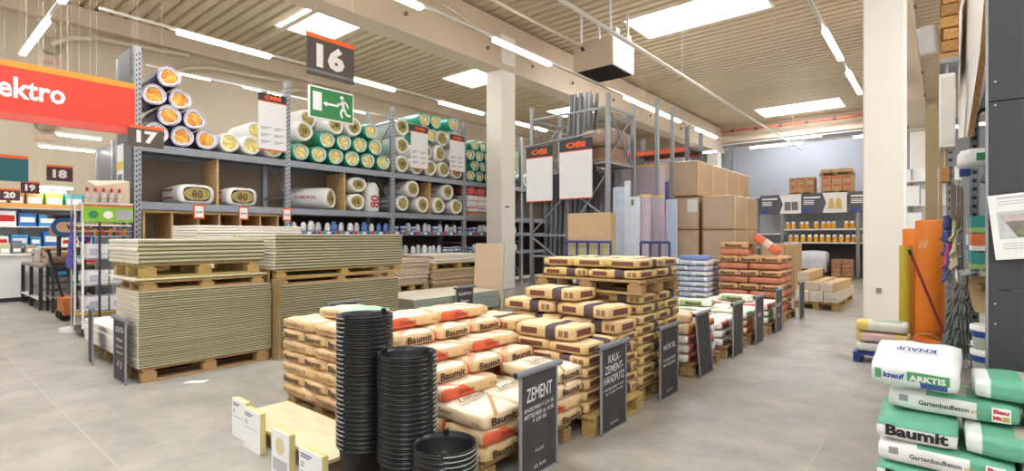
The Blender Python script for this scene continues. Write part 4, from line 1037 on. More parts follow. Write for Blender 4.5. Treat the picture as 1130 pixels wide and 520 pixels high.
sc = MB().add([Vector(v) for v in ((0, 0, 0.001), (0.2, 0.03, 0.004), (0.21, 0.11, 0.012), (0.02, 0.09, 0.003), (0, 0, 0.003), (0.2, 0.03, 0.006), (0.21, 0.11, 0.014), (0.02, 0.09, 0.005))], [(3,2,1,0),(4,5,6,7),(0,1,5,4),(1,2,6,5),(2,3,7,6),(3,0,4,7)]).build('paper_scrap', m_paper, None, (-5.95, 1.92, 0), 0.6)
tag(sc, 'white paper scrap on the floor before the low plasterboard stack', 'paper')
# ================================================================ FOREGROUND BAGS ON THE RIGHT
GW, GL, GT = 0.34, 0.54, 0.115
g_green = (104, 178, 146)
mt_g = mat('garden_concrete_sack', (238, 237, 234), 0.45, var=0.06, scale=12, bump=0.2, bscale=16, perobj=0.03,
           zones=[([((1, 0, 0), 0.1, 9)], g_green), ([((1, 0, 0), -9, -GL / 2 + 0.035)], (240, 240, 238)), ([((0, 0, 1), 0.098, 9), ((1, 0, 0), -0.1, 9)], g_green), ([((0, 0, 1), 0.095, 9), ((1, 0, 0), -0.08, 0.06), ((0, 1, 0), -0.1, 0.1)], (206, 196, 180)),
                  ([((0, 1, 0), -9, -GW / 2 + 0.04), ((1, 0, 0), -0.215, -0.175), ((0, 0, 1), 0.05, 0.085)], (150, 150, 152))])
mt_gd = mat('garden_concrete_end', (240, 239, 236), 0.45, var=0.06, scale=12, bump=0.2, bscale=16,
           zones=[([((0, 0, 1), 0.09, 9)], (196, 206, 196)), ([((0, 0, 1), 0.075, 9), ((1, 0, 0), -9, -0.13)], g_green), ([((1, 0, 0), -GL / 2 + 0.05, 9)], g_green)])
mt_gf = mat('garden_concrete_green', g_green, 0.45, var=0.06, scale=12, bump=0.2, bscale=16,
           zones=[([((1, 0, 0), -9, -0.2)], (232, 236, 232)), ([((0, 0, 1), 0.088, 9), ((1, 0, 0), -0.08, 0.1), ((0, 1, 0), -0.12, 0.1)], (190, 180, 166)), ([((1, 0, 0), 0.06, 9), ((0, 1, 0), -9, -0.08)], (240, 240, 238))])
m_gold = mat('olive_gold_print', (190, 170, 80), 0.6, var=0)
GA = BagType('ga', GL, GW, GT, mt_g, [('GartenbauBeton', m_black, '-y', -0.03, 0.2, 0.024, 0.5, 0.02), ('plus', m_gold, '-y', 0.105 - 0.04 + 0.04, 0.05, 0.018, 0.47, 0.02)], 2)
GE = BagType('ge', GL, GW, GT, mt_gd, [('Baumit', m_black, '-x', 0, 0.25, 0.056, 0.5, 0.04)], 2)
GG = BagType('gg', GL, GW, GT, mt_gf, [('GartenbauBeton', m_black, '-y', 0.19, 0.13, 0.02, 0.45, 0.02)], 2)
m_lgr = mat('logo_red', (206, 44, 58), 0.6, var=0)
def logo(o, B, x, z):
    quad(o, 'logo_square', m_wht, (x, -B.W / 2 - 0.004, z), (1, 0, 0), (0, 0, 1), 0.07, 0.07, 0.0005)
    text(o, 'Bau', m_lgr, (x, -B.W / 2 - 0.006, z + 0.016), (1, 0, 0), (0, 0, 1), w=0.056, h=0.022, bold=0.05, name='logo_lettering')
    text(o, 'Mit', m_lgr, (x - 0.012, -B.W / 2 - 0.006, z - 0.016), (1, 0, 0), (0, 0, 1), w=0.034, h=0.022, bold=0.05, name='logo_lettering')
    quad(o, 'logo_block', m_gold, (x + 0.018, -B.W / 2 - 0.0062, z - 0.016), (1, 0, 0), (0, 0, 1), 0.024, 0.024, 0.0005)
pallet('pallet under the white and green garden concrete bags', -0.26, 3.32, 0.9, 4.05, 0, 'x', h=0.1, wood=m_wooda)
grp = 'garden concrete bags in the foreground'
zl = [0.1, 0.215, 0.33, 0.445, 0.56, 0.675]
NML = ('lowest', 'second', 'third', 'fourth', 'fifth', 'top')
def ends_layer(k):
    bag(GE, -0.265 + GW / 2, 3.3 + GL / 2, zl[k], PI / 2, 'white garden concrete bag end-on with big lettering, %s layer' % NML[k], grp, faces=('-x',))
    bag(GG, 0.085 + GL / 2, 3.31 + GW / 2, zl[k], 0.0, 'green garden concrete bag right of the lettered end, %s layer' % NML[k], grp, faces=('-y',))
    bag(GG, 0.085 + GL / 2, 3.31 + GW * 1.5 + 0.01, zl[k], 0.0, 'green garden concrete bag in the rear row of the %s layer' % NML[k], grp, faces=())
def long_layer(k, y0=3.3, x0=-0.265, rows=2):
    for r in range(rows):
        for i in range(2):
            o = bag(GA, x0 + (GL + 0.006) * (i + 0.5), y0 + GW * (r + 0.5), zl[k], 0.0, 'white garden concrete bag lengthwise, %s layer, %s row, %s' % (NML[k], ('front', 'rear')[r], ('aisle side', 'rack side')[i]), grp, faces=('-y',))
            if r == 0 and i == 0: logo(o, GA, 0.19, GT * 0.5)
long_layer(0); ends_layer(1); long_layer(2); ends_layer(3); long_layer(4, 3.5, -0.23, 1)
bag(GG, 0.39, 3.68, zl[5], 0.02, 'green and white garden concrete bag topmost at the right', grp, faces=('-y',))
# white winter cement bag on top
m_arkz = mat('white_winter_sack', (242, 243, 244), 0.4, var=0.05, bump=0.3, bscale=14, zones=[([((0, 1, 0), -9, -0.13), ((1, 0, 0), -0.025, 0.15), ((0, 0, 1), 0.052, 0.105)], (92, 168, 110)), ([((0, 1, 0), -9, -0.13), ((1, 0, 0), 0.03, 0.14), ((0, 0, 1), 0.022, 0.052)], (70, 96, 168)),
      ([((0, 1, 0), -9, -0.13), ((1, 0, 0), -0.165, -0.135), ((0, 0, 1), 0.05, 0.105)], (92, 168, 110))])
AK = BagType('ak', 0.38, 0.36, 0.15, m_arkz, [('ARKTIS', m_wht, '-y', 0.06, 0.15, 0.034, 0.52, 0.04), ('knauf', m_blue, '-y', -0.08, 0.09, 0.032, 0.52, 0.04)], 1)
o = bag(AK, -0.1, 3.62, zl[5] + 0.05, -0.05, 'crumpled white winter cement bag with green label topmost at the aisle', grp, faces=('-y',), roll_=0.24)
text(o, 'KNAUF', m_blue, (0.0, 0.0, 0.162), (-1, 0, 0), (0, -1, 0), w=0.17, h=0.05, bold=0.03, name='print')

# ================================================================ BAGS AT THE FOOT OF THE RIGHT COLUMN
yw = mat('yellow_white_sack', (236, 230, 214), 0.55, var=0.1, scale=9, zones=[([((1, 0, 0), -9, -0.12)], (238, 206, 110)), ([((0, 0, 1), 0.1, 9), ((1, 0, 0), -0.1, 0.2), ((0, 1, 0), -0.1, 0.12)], (176, 190, 170))])
pk = mat('pink_yellow_sack', (236, 202, 196), 0.55, var=0.1, scale=9, zones=[([((1, 0, 0), 0.12, 9)], (234, 206, 120)), ([((1, 0, 0), -9, -0.2)], (234, 206, 120))])
gw = mat('grey_white_sack', (226, 224, 214), 0.55, var=0.12, scale=9)
B1 = BagType('b1', 0.52, 0.36, 0.125, yw, [], 1); B2 = BagType('b2', 0.52, 0.36, 0.125, pk, [], 1); B3 = BagType('b3', 0.52, 0.36, 0.12, gw, [], 1)
g2 = 'bags at the foot of the right column'
bag(B3, -0.54, 7.6, 0.12, 0.03, 'pale grey bag lowest at the foot of the right column', g2)
bag(B2, -0.53, 7.6, 0.24, -0.04, 'pink and yellow bag in the middle at the foot of the right column', g2)
bag(B1, -0.54, 7.6, 0.365, 0.02, 'yellow and white bag topmost at the foot of the right column', g2)
t = thing('blue_crate', 'low blue plastic crate under the bags by the right column', 'crate', (-0.55, 7.58, 0))
m_bc = mat('blue_crate_plastic', (48, 66, 150), 0.4, var=0.08)
MB().box(-0.26, -0.19, 0.09, 0.26, 0.19, 0.12).build('deck', m_bc, t)
for x in (-0.22, 0, 0.2): MB().bbox(x - 0.04, -0.18, 0, x + 0.04, 0.18, 0.09, 0.004).build('foot', m_bc, t)

# orange mesh rolls, bucket and shovel
m_or = mat('orange_mesh_fabric', (238, 132, 36), 0.55, var=0.08, stretch=(1, 1, 60), scale=6)
m_or2 = mat('orange_mesh_edge', (226, 112, 28), 0.6, var=0.1)
m_yl = mat('yellow_green_mesh', (206, 184, 60), 0.55, var=0.1, stretch=(1, 1, 60))
def mesh_roll(label, x, y, r, h, m, letter=True):
    t = thing('mesh_roll', label, 'roll', (x, y, 0), 0, 'orange plaster mesh rolls')
    b = MB().lathe([(r * 0.9, 0.0), (r, 0.01), (r * 1.01, h * 0.3), (r * 0.99, h * 0.6), (r, h - 0.01), (r * 0.96, h), (r * 0.7, h), (r * 0.5, h - 0.004)], 28).build('rolled_fabric', m, t)
    sp = MB(); pts = []
    for k in range(60):
        a = k * 0.42; rr = r * (0.22 + 0.7 * k / 60); pts.append((rr * math.cos(a), rr * math.sin(a)))
    for p, q in zip(pts, pts[1:]):
        sp.add([Vector((p[0], p[1], h - 0.03)), Vector((q[0], q[1], h - 0.03)), Vector((q[0], q[1], h + 0.004)), Vector((p[0], p[1], h + 0.004))], [(0, 1, 2, 3)])
    sp.build('coil_edge', m_or2, t)
    if letter:
        for i in range(3): quad(t, 'printed_stroke', mat('pale_orange_print', (246, 206, 160), 0.6, var=0), (-r * 0.62 + 0.028 * i, -r * 0.84 - 0.012 * i, h - 0.3), (0.92, -0.4, 0), (0.2, -0.09, 1), 0.012, 0.1)
    return t
mesh_roll('tall orange mesh roll standing beside the right column', -0.1, 8.3, 0.15, 1.7, m_or)
mesh_roll('orange mesh roll half hidden behind the tall one', -0.27, 8.75, 0.13, 1.6, m_or, False)
mesh_roll('yellow-green mesh roll next to the right column', -0.345, 8.42, 0.075, 1.38, m_yl, False)
t = thing('orange_bucket', 'orange bucket standing in front of the orange rolls', 'bucket', (-0.13, 7.85, 0))
MB().lathe([(0, 0), (0.1, 0), (0.102, 0.01), (0.13, 0.24), (0.14, 0.245), (0.14, 0.265), (0.128, 0.265), (0.1, 0.012), (0, 0.01)], 26).build('pail', m_or2, t)
MB().lathe([(0.1215, 0.15), (0.128, 0.2)], 26).build('printed_band', mat('pale_band', (240, 186, 130), 0.5, var=0.1), t)
MB().path([(0.138 * math.cos(a), 0.0 - 0.03 * math.sin(a), 0.25 + 0.1 * math.sin(a)) for a in [PI * k / 10 for k in range(11)]], 0.004, n=5).build('handle', m_chr, t)
t = thing('shovel', 'long red-handled shovel leaning across the orange rolls', 'shovel', (0, 0, 0))
MB().tube((-0.27, 7.72, 1.29), (0.03, 7.6, 0.4), 0.014, n=8).build('shaft', mat('dark_red_handle', (136, 34, 26), 0.5), t)
MB().tube((-0.29, 7.73, 1.34), (-0.268, 7.72, 1.28), 0.018, n=8).build('grip', m_black, t)
MB().poly([(0.02, 0.42), (0.055, 0.4), (0.16, 0.15), (0.12, 0.03), (0.05, 0.06), (0.0, 0.22)], 7.59, 7.6, 'y').build('blade', m_galv, t)
MB().tube((-0.17, 8.12, 1.3), (-0.15, 8.13, 0.2), 0.012, n=6).build('spare', m_or2, t) if False else None

# ================================================================ DARK END PANEL AND SHELF RACK ON THE RIGHT
m_anth = mat('anthracite_panel', (66, 66, 70), 0.5, var=0.05, scale=1.2)
t = thing('end_panel', 'tall anthracite end panel of the right-hand shelving', 'panel', (0.22, 4.2, 0))
for z0, z1 in ((0.0, 1.18), (1.185, 2.3), (2.305, 3.5)): MB().bbox(0, 0, z0, 1.1, 0.03, z1, 0.002).build('panel_sheet', m_anth, t)
MB().box(-0.012, -0.004, 0, 0.0, 0.034, 3.5).build('edge_strip', m_galv, t)
for z in (2.42, 2.28, 0.98, 1.1): MB().tube((0.03, -0.004, z), (0.03, 0.0, z), 0.006, n=8).build('bolt', m_chr, t)
t = thing('leaflet_holder', 'white leaflet with a garden photograph fixed on the anthracite panel', 'leaflet', (0.25, 4.16, 1.36)); t.rotation_euler = (0, -0.1, 0)
MB().bbox(0, 0, 0, 0.3, 0.012, 0.38, 0.002).build('sheet', m_paper, t)
MB().box(0.03, -0.002, 0.12, 0.28, 0.0, 0.28).build('photo_border', mat('pale_sage', (196, 208, 204), 0.6, var=0), t)
MB().box(0.045, -0.004, 0.125, 0.28, -0.002, 0.262).build('photo', mat('garden_photo', (140, 128, 112), 0.6, var=0.3, scale=18, zones=[([((0.5, 0, 1), -9, 0.2), ((-0.45, 0, 1), 0.06, 9)], (92, 122, 60)), ([((0, 0, 1), 0.22, 9)], (206, 190, 186)), ([((1, 0, 0.5), -9, 0.17)], (206, 204, 206))]), t)
q = MB()
for i, (z, a) in enumerate(((0.355, 0.2), (0.335, 0.22), (0.32, 0.16), (0.09, 0.2), (0.075, 0.22), (0.06, 0.2))): q.box(0.04, -0.002, z, 0.04 + a, 0, z + (0.009 if i == 0 else 0.004))
q.build('text_lines', mat('pale_grey_print', (190, 190, 194), 0.6, var=0), t)['kind'] = 'stuff'

def perf_upright(parent, x, y, h, w=0.05, d=0.06):
    u = MB().box(x, y, 0, x + d, y + w, h).build('upright', m_galv, parent)
    hl = MB(); z = 0.1
    while z < h - 0.05:
        hl.box(x - 0.0015, y + 0.012, z, x, y + 0.036, z + 0.03); hl.box(x + 0.016, y - 0.0015, z, x + 0.044, y, z + 0.03); z += 0.075
    hl.build('punched_slots', m_hole, u)['kind'] = 'stuff'
rk = thing('shelf_rack', 'perforated steel shelf rack behind the anthracite end panel', 'rack', (0, 0, 0))
for (x, y) in ((0.27, 4.3), (0.2, 6.1), (0.04, 6.35), (0.06, 8.6), (1.1, 4.3), (1.1, 6.1), (0.98, 8.6)): perf_upright(rk, x, y, 3.3)
for z in (0.48, 1.27, 2.0, 2.62):
    MB().box(0.25, 4.36, z - 0.03, 1.1, 6.1, z).build('shelf', m_galv, rk)
    for y in (4.4, 6.05): MB().add([Vector((0.26, y, z - 0.03)), Vector((1.1, y, z - 0.03)), Vector((1.1, y, z - 0.3)), Vector((0.26, y + 0.012, z - 0.03)), Vector((1.1, y + 0.012, z - 0.03)), Vector((1.1, y + 0.012, z - 0.3))], [(0, 1, 2), (5, 4, 3), (0, 2, 5, 3)]).build('bracket', m_dark, rk)
for z in (0.3,):
    MB().box(0.2, 6.42, z - 0.03, 0.98, 8.6, z).build('shelf', m_galv, rk)
MB().box(1.1, 4.3, 0, 1.13, 8.7, 3.3).build('back_panel', m_backd, rk)
MB().tube((0.24, 4.4, 2.1), (0.9, 4.9, 2.9), 0.016, n=6).build('diagonal_brace', m_dark, rk)
MB().tube((0.24, 6.0, 2.55), (0.9, 5.2, 3.2), 0.016, n=6).build('diagonal_brace', m_dark, rk)
# wood and white sheet high on the rack
for k in range(7):
    o = MB().bbox(-0.005 + 0.012 * (k % 3), 5.6, 2.932 + 0.1 * k, 0.112 + 0.004 * (k % 2), 6.34, 3.022 + 0.1 * k, 0.006).build('timber_offcut', mat('sawn_timber', (206, 156, 96), 0.8, var=0.3, scale=9, stretch=(6, 1, 6), perobj=0.25))
    tag(o, 'sawn timber offcut, %s from the bottom of the pile high on the right rack' % nth(k + 1), 'timber', 'timber pile on the rack')
t = thing('timber_bearer', 'steel bearer carrying the timber pile and white box on the right rack', 'bearer', (0, 0, 0))
MB().box(-0.005, 5.4, 2.89, 0.115, 6.345, 2.93).build('bearer_plate', m_galv, t); MB().box(0.03, 5.45, 2.785, 0.05, 5.47, 2.89).build('bearer_arm', m_galv, t)
ws = MB(); wp = [(0.155, 5.2, 2.25), (0.2, 4.6, 2.72), (0.22, 4.3, 3.2), (0.19, 5.2, 3.7), (0.14, 6.7, 3.7), (0.125, 6.4, 2.42)]
ws.add([Vector(p) for p in wp], [(0, 1, 2, 3, 4, 5)], 0); ws.add([Vector((p[0] + 0.035, p[1], p[2])) for p in wp], [(5, 4, 3, 2, 1, 0)], 0)
for i in range(6):
    a, b = wp[i], wp[(i + 1) % 6]
    ws.add([Vector(a), Vector(b), Vector((b[0] + 0.035, b[1], b[2])), Vector((a[0] + 0.035, a[1], a[2]))], [(3, 2, 1, 0)], 1)
t = tag(ws.build('white_sheet', [mat('melamine_sheet', (240, 236, 230), 0.4, var=0.02), mat('chipboard_edge', (190, 146, 92), 0.8, var=0.3, scale=60)]), 'large white coated chipboard sheet leaning high on the right rack', 'board')
t = thing('white_box', 'white upright box hanging in front of the high timber pile', 'box', (-0.01, 5.3, 2.2))
MB().bbox(0, 0, 0, 0.1, 0.3, 0.58, 0.008).build('casing', m_white, t); MB().box(0.012, -0.003, 0.03, 0.09, 0.0, 0.55).build('front_inset', mat('off_white_inset', (226, 222, 214), 0.5), t)
MB().box(0.03, 0.1, 0.58, 0.06, 0.14, 0.584).build('bracket', m_dark, t)
m_clr = mat('clear_film', (226, 228, 232), 0.2, var=0.1, alpha=0.55)
b = bag_shape(0.26, 0.14, 0.1, 5).mesh('film', m_clr)
tag(link('plastic_film', b, None, (-0.1, 5.75, 3.2), (0, 1.3, 1.2)), 'crumpled clear film hanging on the timber pile', 'film')
# goods on the near shelves
KN = BagType('kn', 0.42, 0.3, 0.14, mat('white_plaster_sack', (240, 240, 240), 0.45, var=0.06), [('KNAUF', m_blue, '-x', -0.04, 0.14, 0.04, 0.5, 0.04)], 1)
o = bag(KN, 0.31, 5.2, 2.008, 0.1, 'white bag with green square on the upper right shelf', 'goods on the right rack', faces=())
text(o, 'KNAUF', m_blue, (0.03, -0.153, 0.07), (1, 0, 0), (0, 0, 1), w=0.15, h=0.04, bold=0.04, name='print')
quad(o, 'green_square', m_green, (-0.1, -0.153, 0.07), (1, 0, 0), (0, 0, 1), 0.055, 0.055)
tag(MB().bbox(0.12, 5.6, 2.0, 0.19, 5.75, 2.12, 0.006).build('small_box', m_blue), 'small blue box beside the white bag on the right shelf', 'box', 'goods on the right rack')
cols = ((236, 236, 236), (60, 150, 140), (70, 110, 190), (150, 190, 110), (230, 120, 70), (90, 180, 190))
i = 0
for z in range(3):
    for y in range(3):
        i += 1
        o = MB().bbox(0.16, 4.75 + y * 0.3, 1.274 + z * 0.125, 0.36, 5.03 + y * 0.3, 1.39 + z * 0.125, 0.004).build('filler_pack', mat('pack_%d' % i, cols[i % 6], 0.5, var=0.1, zones=[([((0, 0, 1), 1.27, 1.31 + z * 0.125)], cols[(i + 2) % 6])]))
        tag(o, 'coloured filler pack, %s tier, %s from the panel on the middle right shelf' % (nth(z + 1), nth(y + 1)), 'pack', 'filler packs on the right shelf')
t = thing('hand_float', 'pale wooden plasterer float hanging at the shelf edge', 'tool', (0.19, 5.1, 0.93))
MB().poly([(0.0, 0.02), (0.055, 0.0), (0.09, 0.2), (0.07, 0.28), (-0.02, 0.28), (-0.035, 0.2)], 0.0, 0.025, 'y').build('board', mat('pale_wood', (222, 190, 140), 0.7, var=0.12), t)
MB().lathe([(0.0, 0.0), (0.03, 0.0), (0.03, 0.04), (0, 0.04)], 14, axis=Matrix.Translation((0.028, 0, 0.2)) @ Matrix.Rotation(PI / 2, 4, 'X')).build('knob', mat('pale_wood2', (204, 168, 116), 0.7), t)
def tub_big(label, x, y, z):
    t = thing('paint_tub', label, 'tub', (x, y, z), 0, 'blue and white tubs')
    MB().lathe([(0, 0), (0.09, 0), (0.105, 0.15), (0.105, 0.16), (0, 0.16)], 22).build('body', mat('tub_green_white', (200, 210, 190), 0.4, var=0.1), t)
    MB().lathe([(0.112, 0.14), (0.112, 0.175), (0.1, 0.18), (0, 0.18)], 22).build('lid', m_paper, t)
    MB().lathe([(0.1005, 0.09), (0.1055, 0.135)], 22).build('band', m_blue, t)
for k in range(2):
    tub_big('blue-banded tub, %s of two stacked at the lower right shelf front' % ('lower', 'upper')[k], 0.28, 5.2, 0.482 + k * 0.182)
tub_big('single blue-banded tub farther back on the lower right shelf', 0.3, 5.6, 0.482)
# hanging gloves
def glove_mesh(m):
    g = MB()
    g.lathe([(0.0, -0.005), (0.03, 0.0), (0.04, 0.04), (0.036, 0.075), (0.034, 0.1), (0.042, 0.12), (0.036, 0.12)], 12, axis=Matrix.Diagonal((1.0, 0.5, 1.0)))
    for k, (x, l) in enumerate(((-0.03, 0.075), (-0.01, 0.088), (0.011, 0.084), (0.03, 0.066))):
        g.tube((x, 0, 0.012), (x * 1.25, 0.006 * (k - 1), -l * 0.55), 0.0105, 0.0095, n=8); g.tube((x * 1.25, 0.006 * (k - 1), -l * 0.55), (x * 1.2, 0.02, -l), 0.0095, 0.007, n=8)
    g.tube((0.034, 0, 0.06), (0.06, 0.006, 0.02), 0.012, 0.010, n=8); g.tube((0.06, 0.006, 0.02), (0.064, 0.014, -0.015), 0.010, 0.008, n=8)
    return g.mesh('glove', m)
gm = [glove_mesh(mat(n, c, 0.8, var=0.2, scale=40)) for n, c in (('glove_grey', (120, 118, 116)), ('glove_green', (98, 112, 100)), ('glove_blue', (84, 96, 150)), ('glove_cream', (206, 196, 166)), ('glove_pink', (196, 90, 150)))]
t = thing('glove_rack', 'slim display strip with hooks for the gloves on the right rack', 'display', (0.14, 6.2, 0.3))
MB().box(0, 0, 0, 0.02, 0.02, 1.6).build('strip', m_galv, t)
gi = 0
for row, (z, ms) in enumerate(((1.55, (2, 3)), (1.42, (2, 3)), (1.3, (4, 3)), (1.18, (2, 0)), (1.05, (0, 0)), (0.93, (0, 0)), (0.8, (1, 0)), (0.68, (1, 1)), (0.56, (1, 1)))):
    for c in range(2):
        gi += 1
        x, y = (0.045 + 0.055 * c, 6.14 - 0.1 * c) if row < 4 else (0.1 + 0.05 * c, 5.9 - 0.08 * c)
        o = link('work_glove', gm[ms[c]], None, (x, y, z), (0.1, 0.1 * (c - 0.5), 0.7 + 0.5 * c + row * 0.3)); o.scale = (1.05, 1.3, 1.15)
        tag(o, '%s work glove hanging, %s row from the top, %s of the pair' % (('grey', 'greenish grey', 'blue', 'cream', 'pink')[ms[c]], nth(row + 1), ('left', 'right')[c]), 'glove', 'hanging work gloves')
        MB().tube((0, 0, 0.1), (0.04, 0.02, 0.12), 0.002, n=5).build('hook_loop', m_chr, o)
# hanging grey cloth strips above the gloves
for k in range(4):
    o = MB().bbox(0.065 + 0.022 * k, 5.9, 1.66 - 0.02 * k, 0.082 + 0.022 * k, 6.02, 1.96 - 0.01 * k, 0.003).build('cloth_strip', mat('taupe_cloth', (140, 124, 112), 0.9, var=0.2))
    o.rotation_euler = (0, 0, 0); tag(o, 'grey-brown hanging cloth strip, %s from the aisle above the gloves' % nth(k + 1), 'cloth', 'hanging cloth strips')
t = thing('shelf_tray', 'sloping wire tray with price rail at the right shelf edge', 'tray', (0.1, 5.0, 1.22))
MB().box(0, 0, 0, 0.12, 0.7, 0.012, rot=Matrix.Rotation(-0.35, 3, 'Y')).box(-0.005, 0, -0.06, 0.0, 0.7, 0.02).build('tray_plate', m_galv, t)
for k in range(3): MB().box(-0.008, 0.06 + k * 0.2, -0.055, -0.005, 0.2 + k * 0.2, 0.01).build('price_tag', m_paper, t)
t = thing('brush_broom', 'small brush hanging from the white box above the aisle rack', 'brush', (0.03, 5.4, 1.93))
MB().tube((0, 0, 0.27), (0, 0, 0.12), 0.01, n=6).build('handle', m_ply, t); MB().bbox(-0.035, -0.03, 0.0, 0.035, 0.03, 0.12, 0.01).build('bristles', mat('tan_bristle', (190, 142, 90), 0.9, var=0.3, scale=40), t)

# far shelves glimpsed between the right column and the rack
t = thing('tan_post', 'tall tan steel post behind the orange rolls', 'post', (-0.02, 12.4, 0))
MB().box(-0.2, 0, 0, -0.02, 0.2, 3.95).box(-0.01, 0.05, 0, 0.05, 0.15, 3.6).build('post', mat('tan_paint', (150, 128, 92), 0.6, var=0.05), t)
MB().box(-0.24, -0.04, 0, 0.08, 0.24, 0.02).build('foot_plate', m_dark, t)
t = thing('far_shelf', 'white shelf unit seen between the right column and the orange rolls', 'shelf', (0, 0, 0))
for z in (0.3, 1.0, 1.62, 2.32, 2.95): MB().box(-1.6, 17.0, z - 0.03, 0.4, 17.5, z).build('shelf_board', m_white, t)
for x in (-1.6, -0.62, 0.36): MB().box(x, 17.4, 0, x + 0.05, 17.5, 3.3).build('upright', m_galv, t)
MB().box(-1.6, 17.5, 0.0, 0.4, 17.53, 3.3).build('back', m_white, t)
for k, (x, z, w, h, c) in enumerate(((-0.72, 2.32, 0.3, 0.5, (236, 236, 236)), (-0.4, 2.32, 0.14, 0.4, (226, 226, 230)), (-0.72, 1.62, 0.34, 0.5, (240, 240, 238)), (-0.35, 1.62, 0.14, 0.34, (232, 214, 180)))):
    o = MB().bbox(x, 17.02, z + 0.003, x + w, 17.35, z + h, 0.01).build('white_carton', mat('carton_%d' % k, c, 0.6))
    tag(o, 'pale carton, %s on the far white shelf by the orange rolls' % nth(k + 1), 'box', 'cartons on the far white shelf')
for k in range(9):
    o = MB().lathe([(0, 0), (0.04, 0), (0.04, 0.16), (0.015, 0.2), (0.015, 0.24), (0, 0.24)], 10).build('white_bottle', m_tubw, None, (-0.75 + k * 0.1, 17.15, 1.003))
    MB().lathe([(0.02, 0.235), (0.02, 0.26), (0, 0.26)], 8).build('cap', m_dark, o)
    tag(o, 'white bottle, %s from the left on the far white shelf' % nth(k + 1), 'bottle', 'bottles on the far white shelf')
# ================================================================ PROFILE RACK AND PRICE BOARDS IN THE MIDDLE
pr = thing('profile_rack', 'tall grey vertical rack holding steel wall profiles behind the price boards', 'rack', (0, 0, 0))
for (x, y) in ((-7.65, 10.0), (-6.6, 10.0), (-5.57, 10.0), (-7.65, 11.2), (-5.57, 11.2)):
    MB().box(x - 0.04, y - 0.04, 0, x + 0.04, y + 0.04, 4.62 if x != -6.6 else 3.9).build('upright', m_galv if x != -6.6 else m_endp, pr)
for z in (1.0, 1.5, 3.1, 4.3):
    MB().box(-7.65, 9.98, z, -5.57, 10.02, z + 0.05).build('cross_bar', m_rack, pr)
    for x in (-7.65, -5.57): MB().box(x - 0.02, 10.0, z, x + 0.02, 11.2, z + 0.05).build('cross_bar', m_rack, pr)
    MB().box(-7.65, 11.18, z, -5.57, 11.22, z + 0.05).build('cross_bar', m_rack, pr)
for (a, b) in (((-7.65, 9.97, 1.55), (-6.6, 9.97, 2.5)), ((-6.6, 9.97, 1.55), (-5.57, 9.97, 2.9)), ((-7.65, 9.97, 1.5), (-6.6, 9.97, 0.8)), ((-6.6, 9.97, 2.6), (-5.57, 9.97, 1.9))):
    MB().tube(a, b, 0.022, n=6).build('diagonal_brace', m_galv, pr)
for x in (-7.65, -5.57):
    for (z0, z1, y0, y1) in ((3.2, 4.35, 10.04, 11.16), (3.15, 4.3, 11.16, 10.04)): MB().tube((x, y0, z0), (x, y1, z1), 0.02, n=6).build('diagonal_brace', m_rack, pr)
for z in (0.15,): MB().box(-7.6, 10.05, z, -5.6, 11.15, z + 0.04).build('tray', m_dark, pr)
def channel(L, w=0.075, d=0.05, t=0.003):
    return MB().box(-w / 2, 0, 0, w / 2, t, L).box(-w / 2, 0, 0, -w / 2 + t, d, L).box(w / 2 - t, 0, 0, w / 2, d, L)
m_prof = mat('zinc_profile', (128, 130, 134), 0.35, 0.7, var=0.15, stretch=(1, 1, 0.2))
chm = {L: channel(L).mesh('steel_profile', m_prof) for L in (2.8, 4.2, 4.75)}
rp = random.Random(5); k = 0
for row in range(3):
    for c in range(12):
        x = -7.42 + c * 0.133; y = 10.2 + row * 0.28
        L = (4.75 if 2 < c < 8 else 2.8) if row > 0 else (2.8 if c not in (4, 6) else 4.2)
        if row == 0 and c > 8: continue
        k += 1
        o = link('steel_profile', chm[L], None, (x, y, 0.202), (-0.03, 0.018 + rp.uniform(-0.004, 0.004), rp.uniform(-0.1, 0.1)))
        tag(o, 'zinc steel profile standing in the vertical rack, row %s, %s from the left' % (('one', 'two', 'three')[row], nth(c + 1)), 'profile', 'steel profiles in the vertical rack')
b = price_board('blank white price board, left one on the profile rack', (-7.68, 9.82, 3.62), 0.76, 1.3, 'x', False)
b2 = price_board('blank white price board, right one on the profile rack', (-6.72, 9.82, 3.68), 0.86, 1.34, 'x', False)
MB().tube((0.0, -0.04, 0.03), (0.0, 1.9, 0.14), 0.022, n=8).build('hanger_rod', m_galv, b)
for y_ in (0.1, 0.65): MB().tube((0, y_, 0.03), (-0.16, y_, 0.03), 0.01, n=5).build('hanger_rod', m_galv, b)
# low shelf right of the rack: wrapped pack
t = thing('wrapped_bundle', 'brown bundle under film on top of the profile rack', 'bundle', (-5.97, 10.6, 3.49))
MB().add(*[(lambda m: (m.v, m.f))(bag_shape(0.74, 0.9, 0.45, 3))][0], 0, True).build('film_wrap', mat('brown_film', (164, 136, 120), 0.35, var=0.2), t)
MB().box(-0.34, -0.4, -0.28, 0.34, 0.4, 0.01).build('carton', mat('brown_carton', (150, 118, 98), 0.7, var=0.1), t)
MB().box(-0.34, -0.62, -0.32, 0.34, 0.62, -0.28).build('tray_board', m_wood, t)

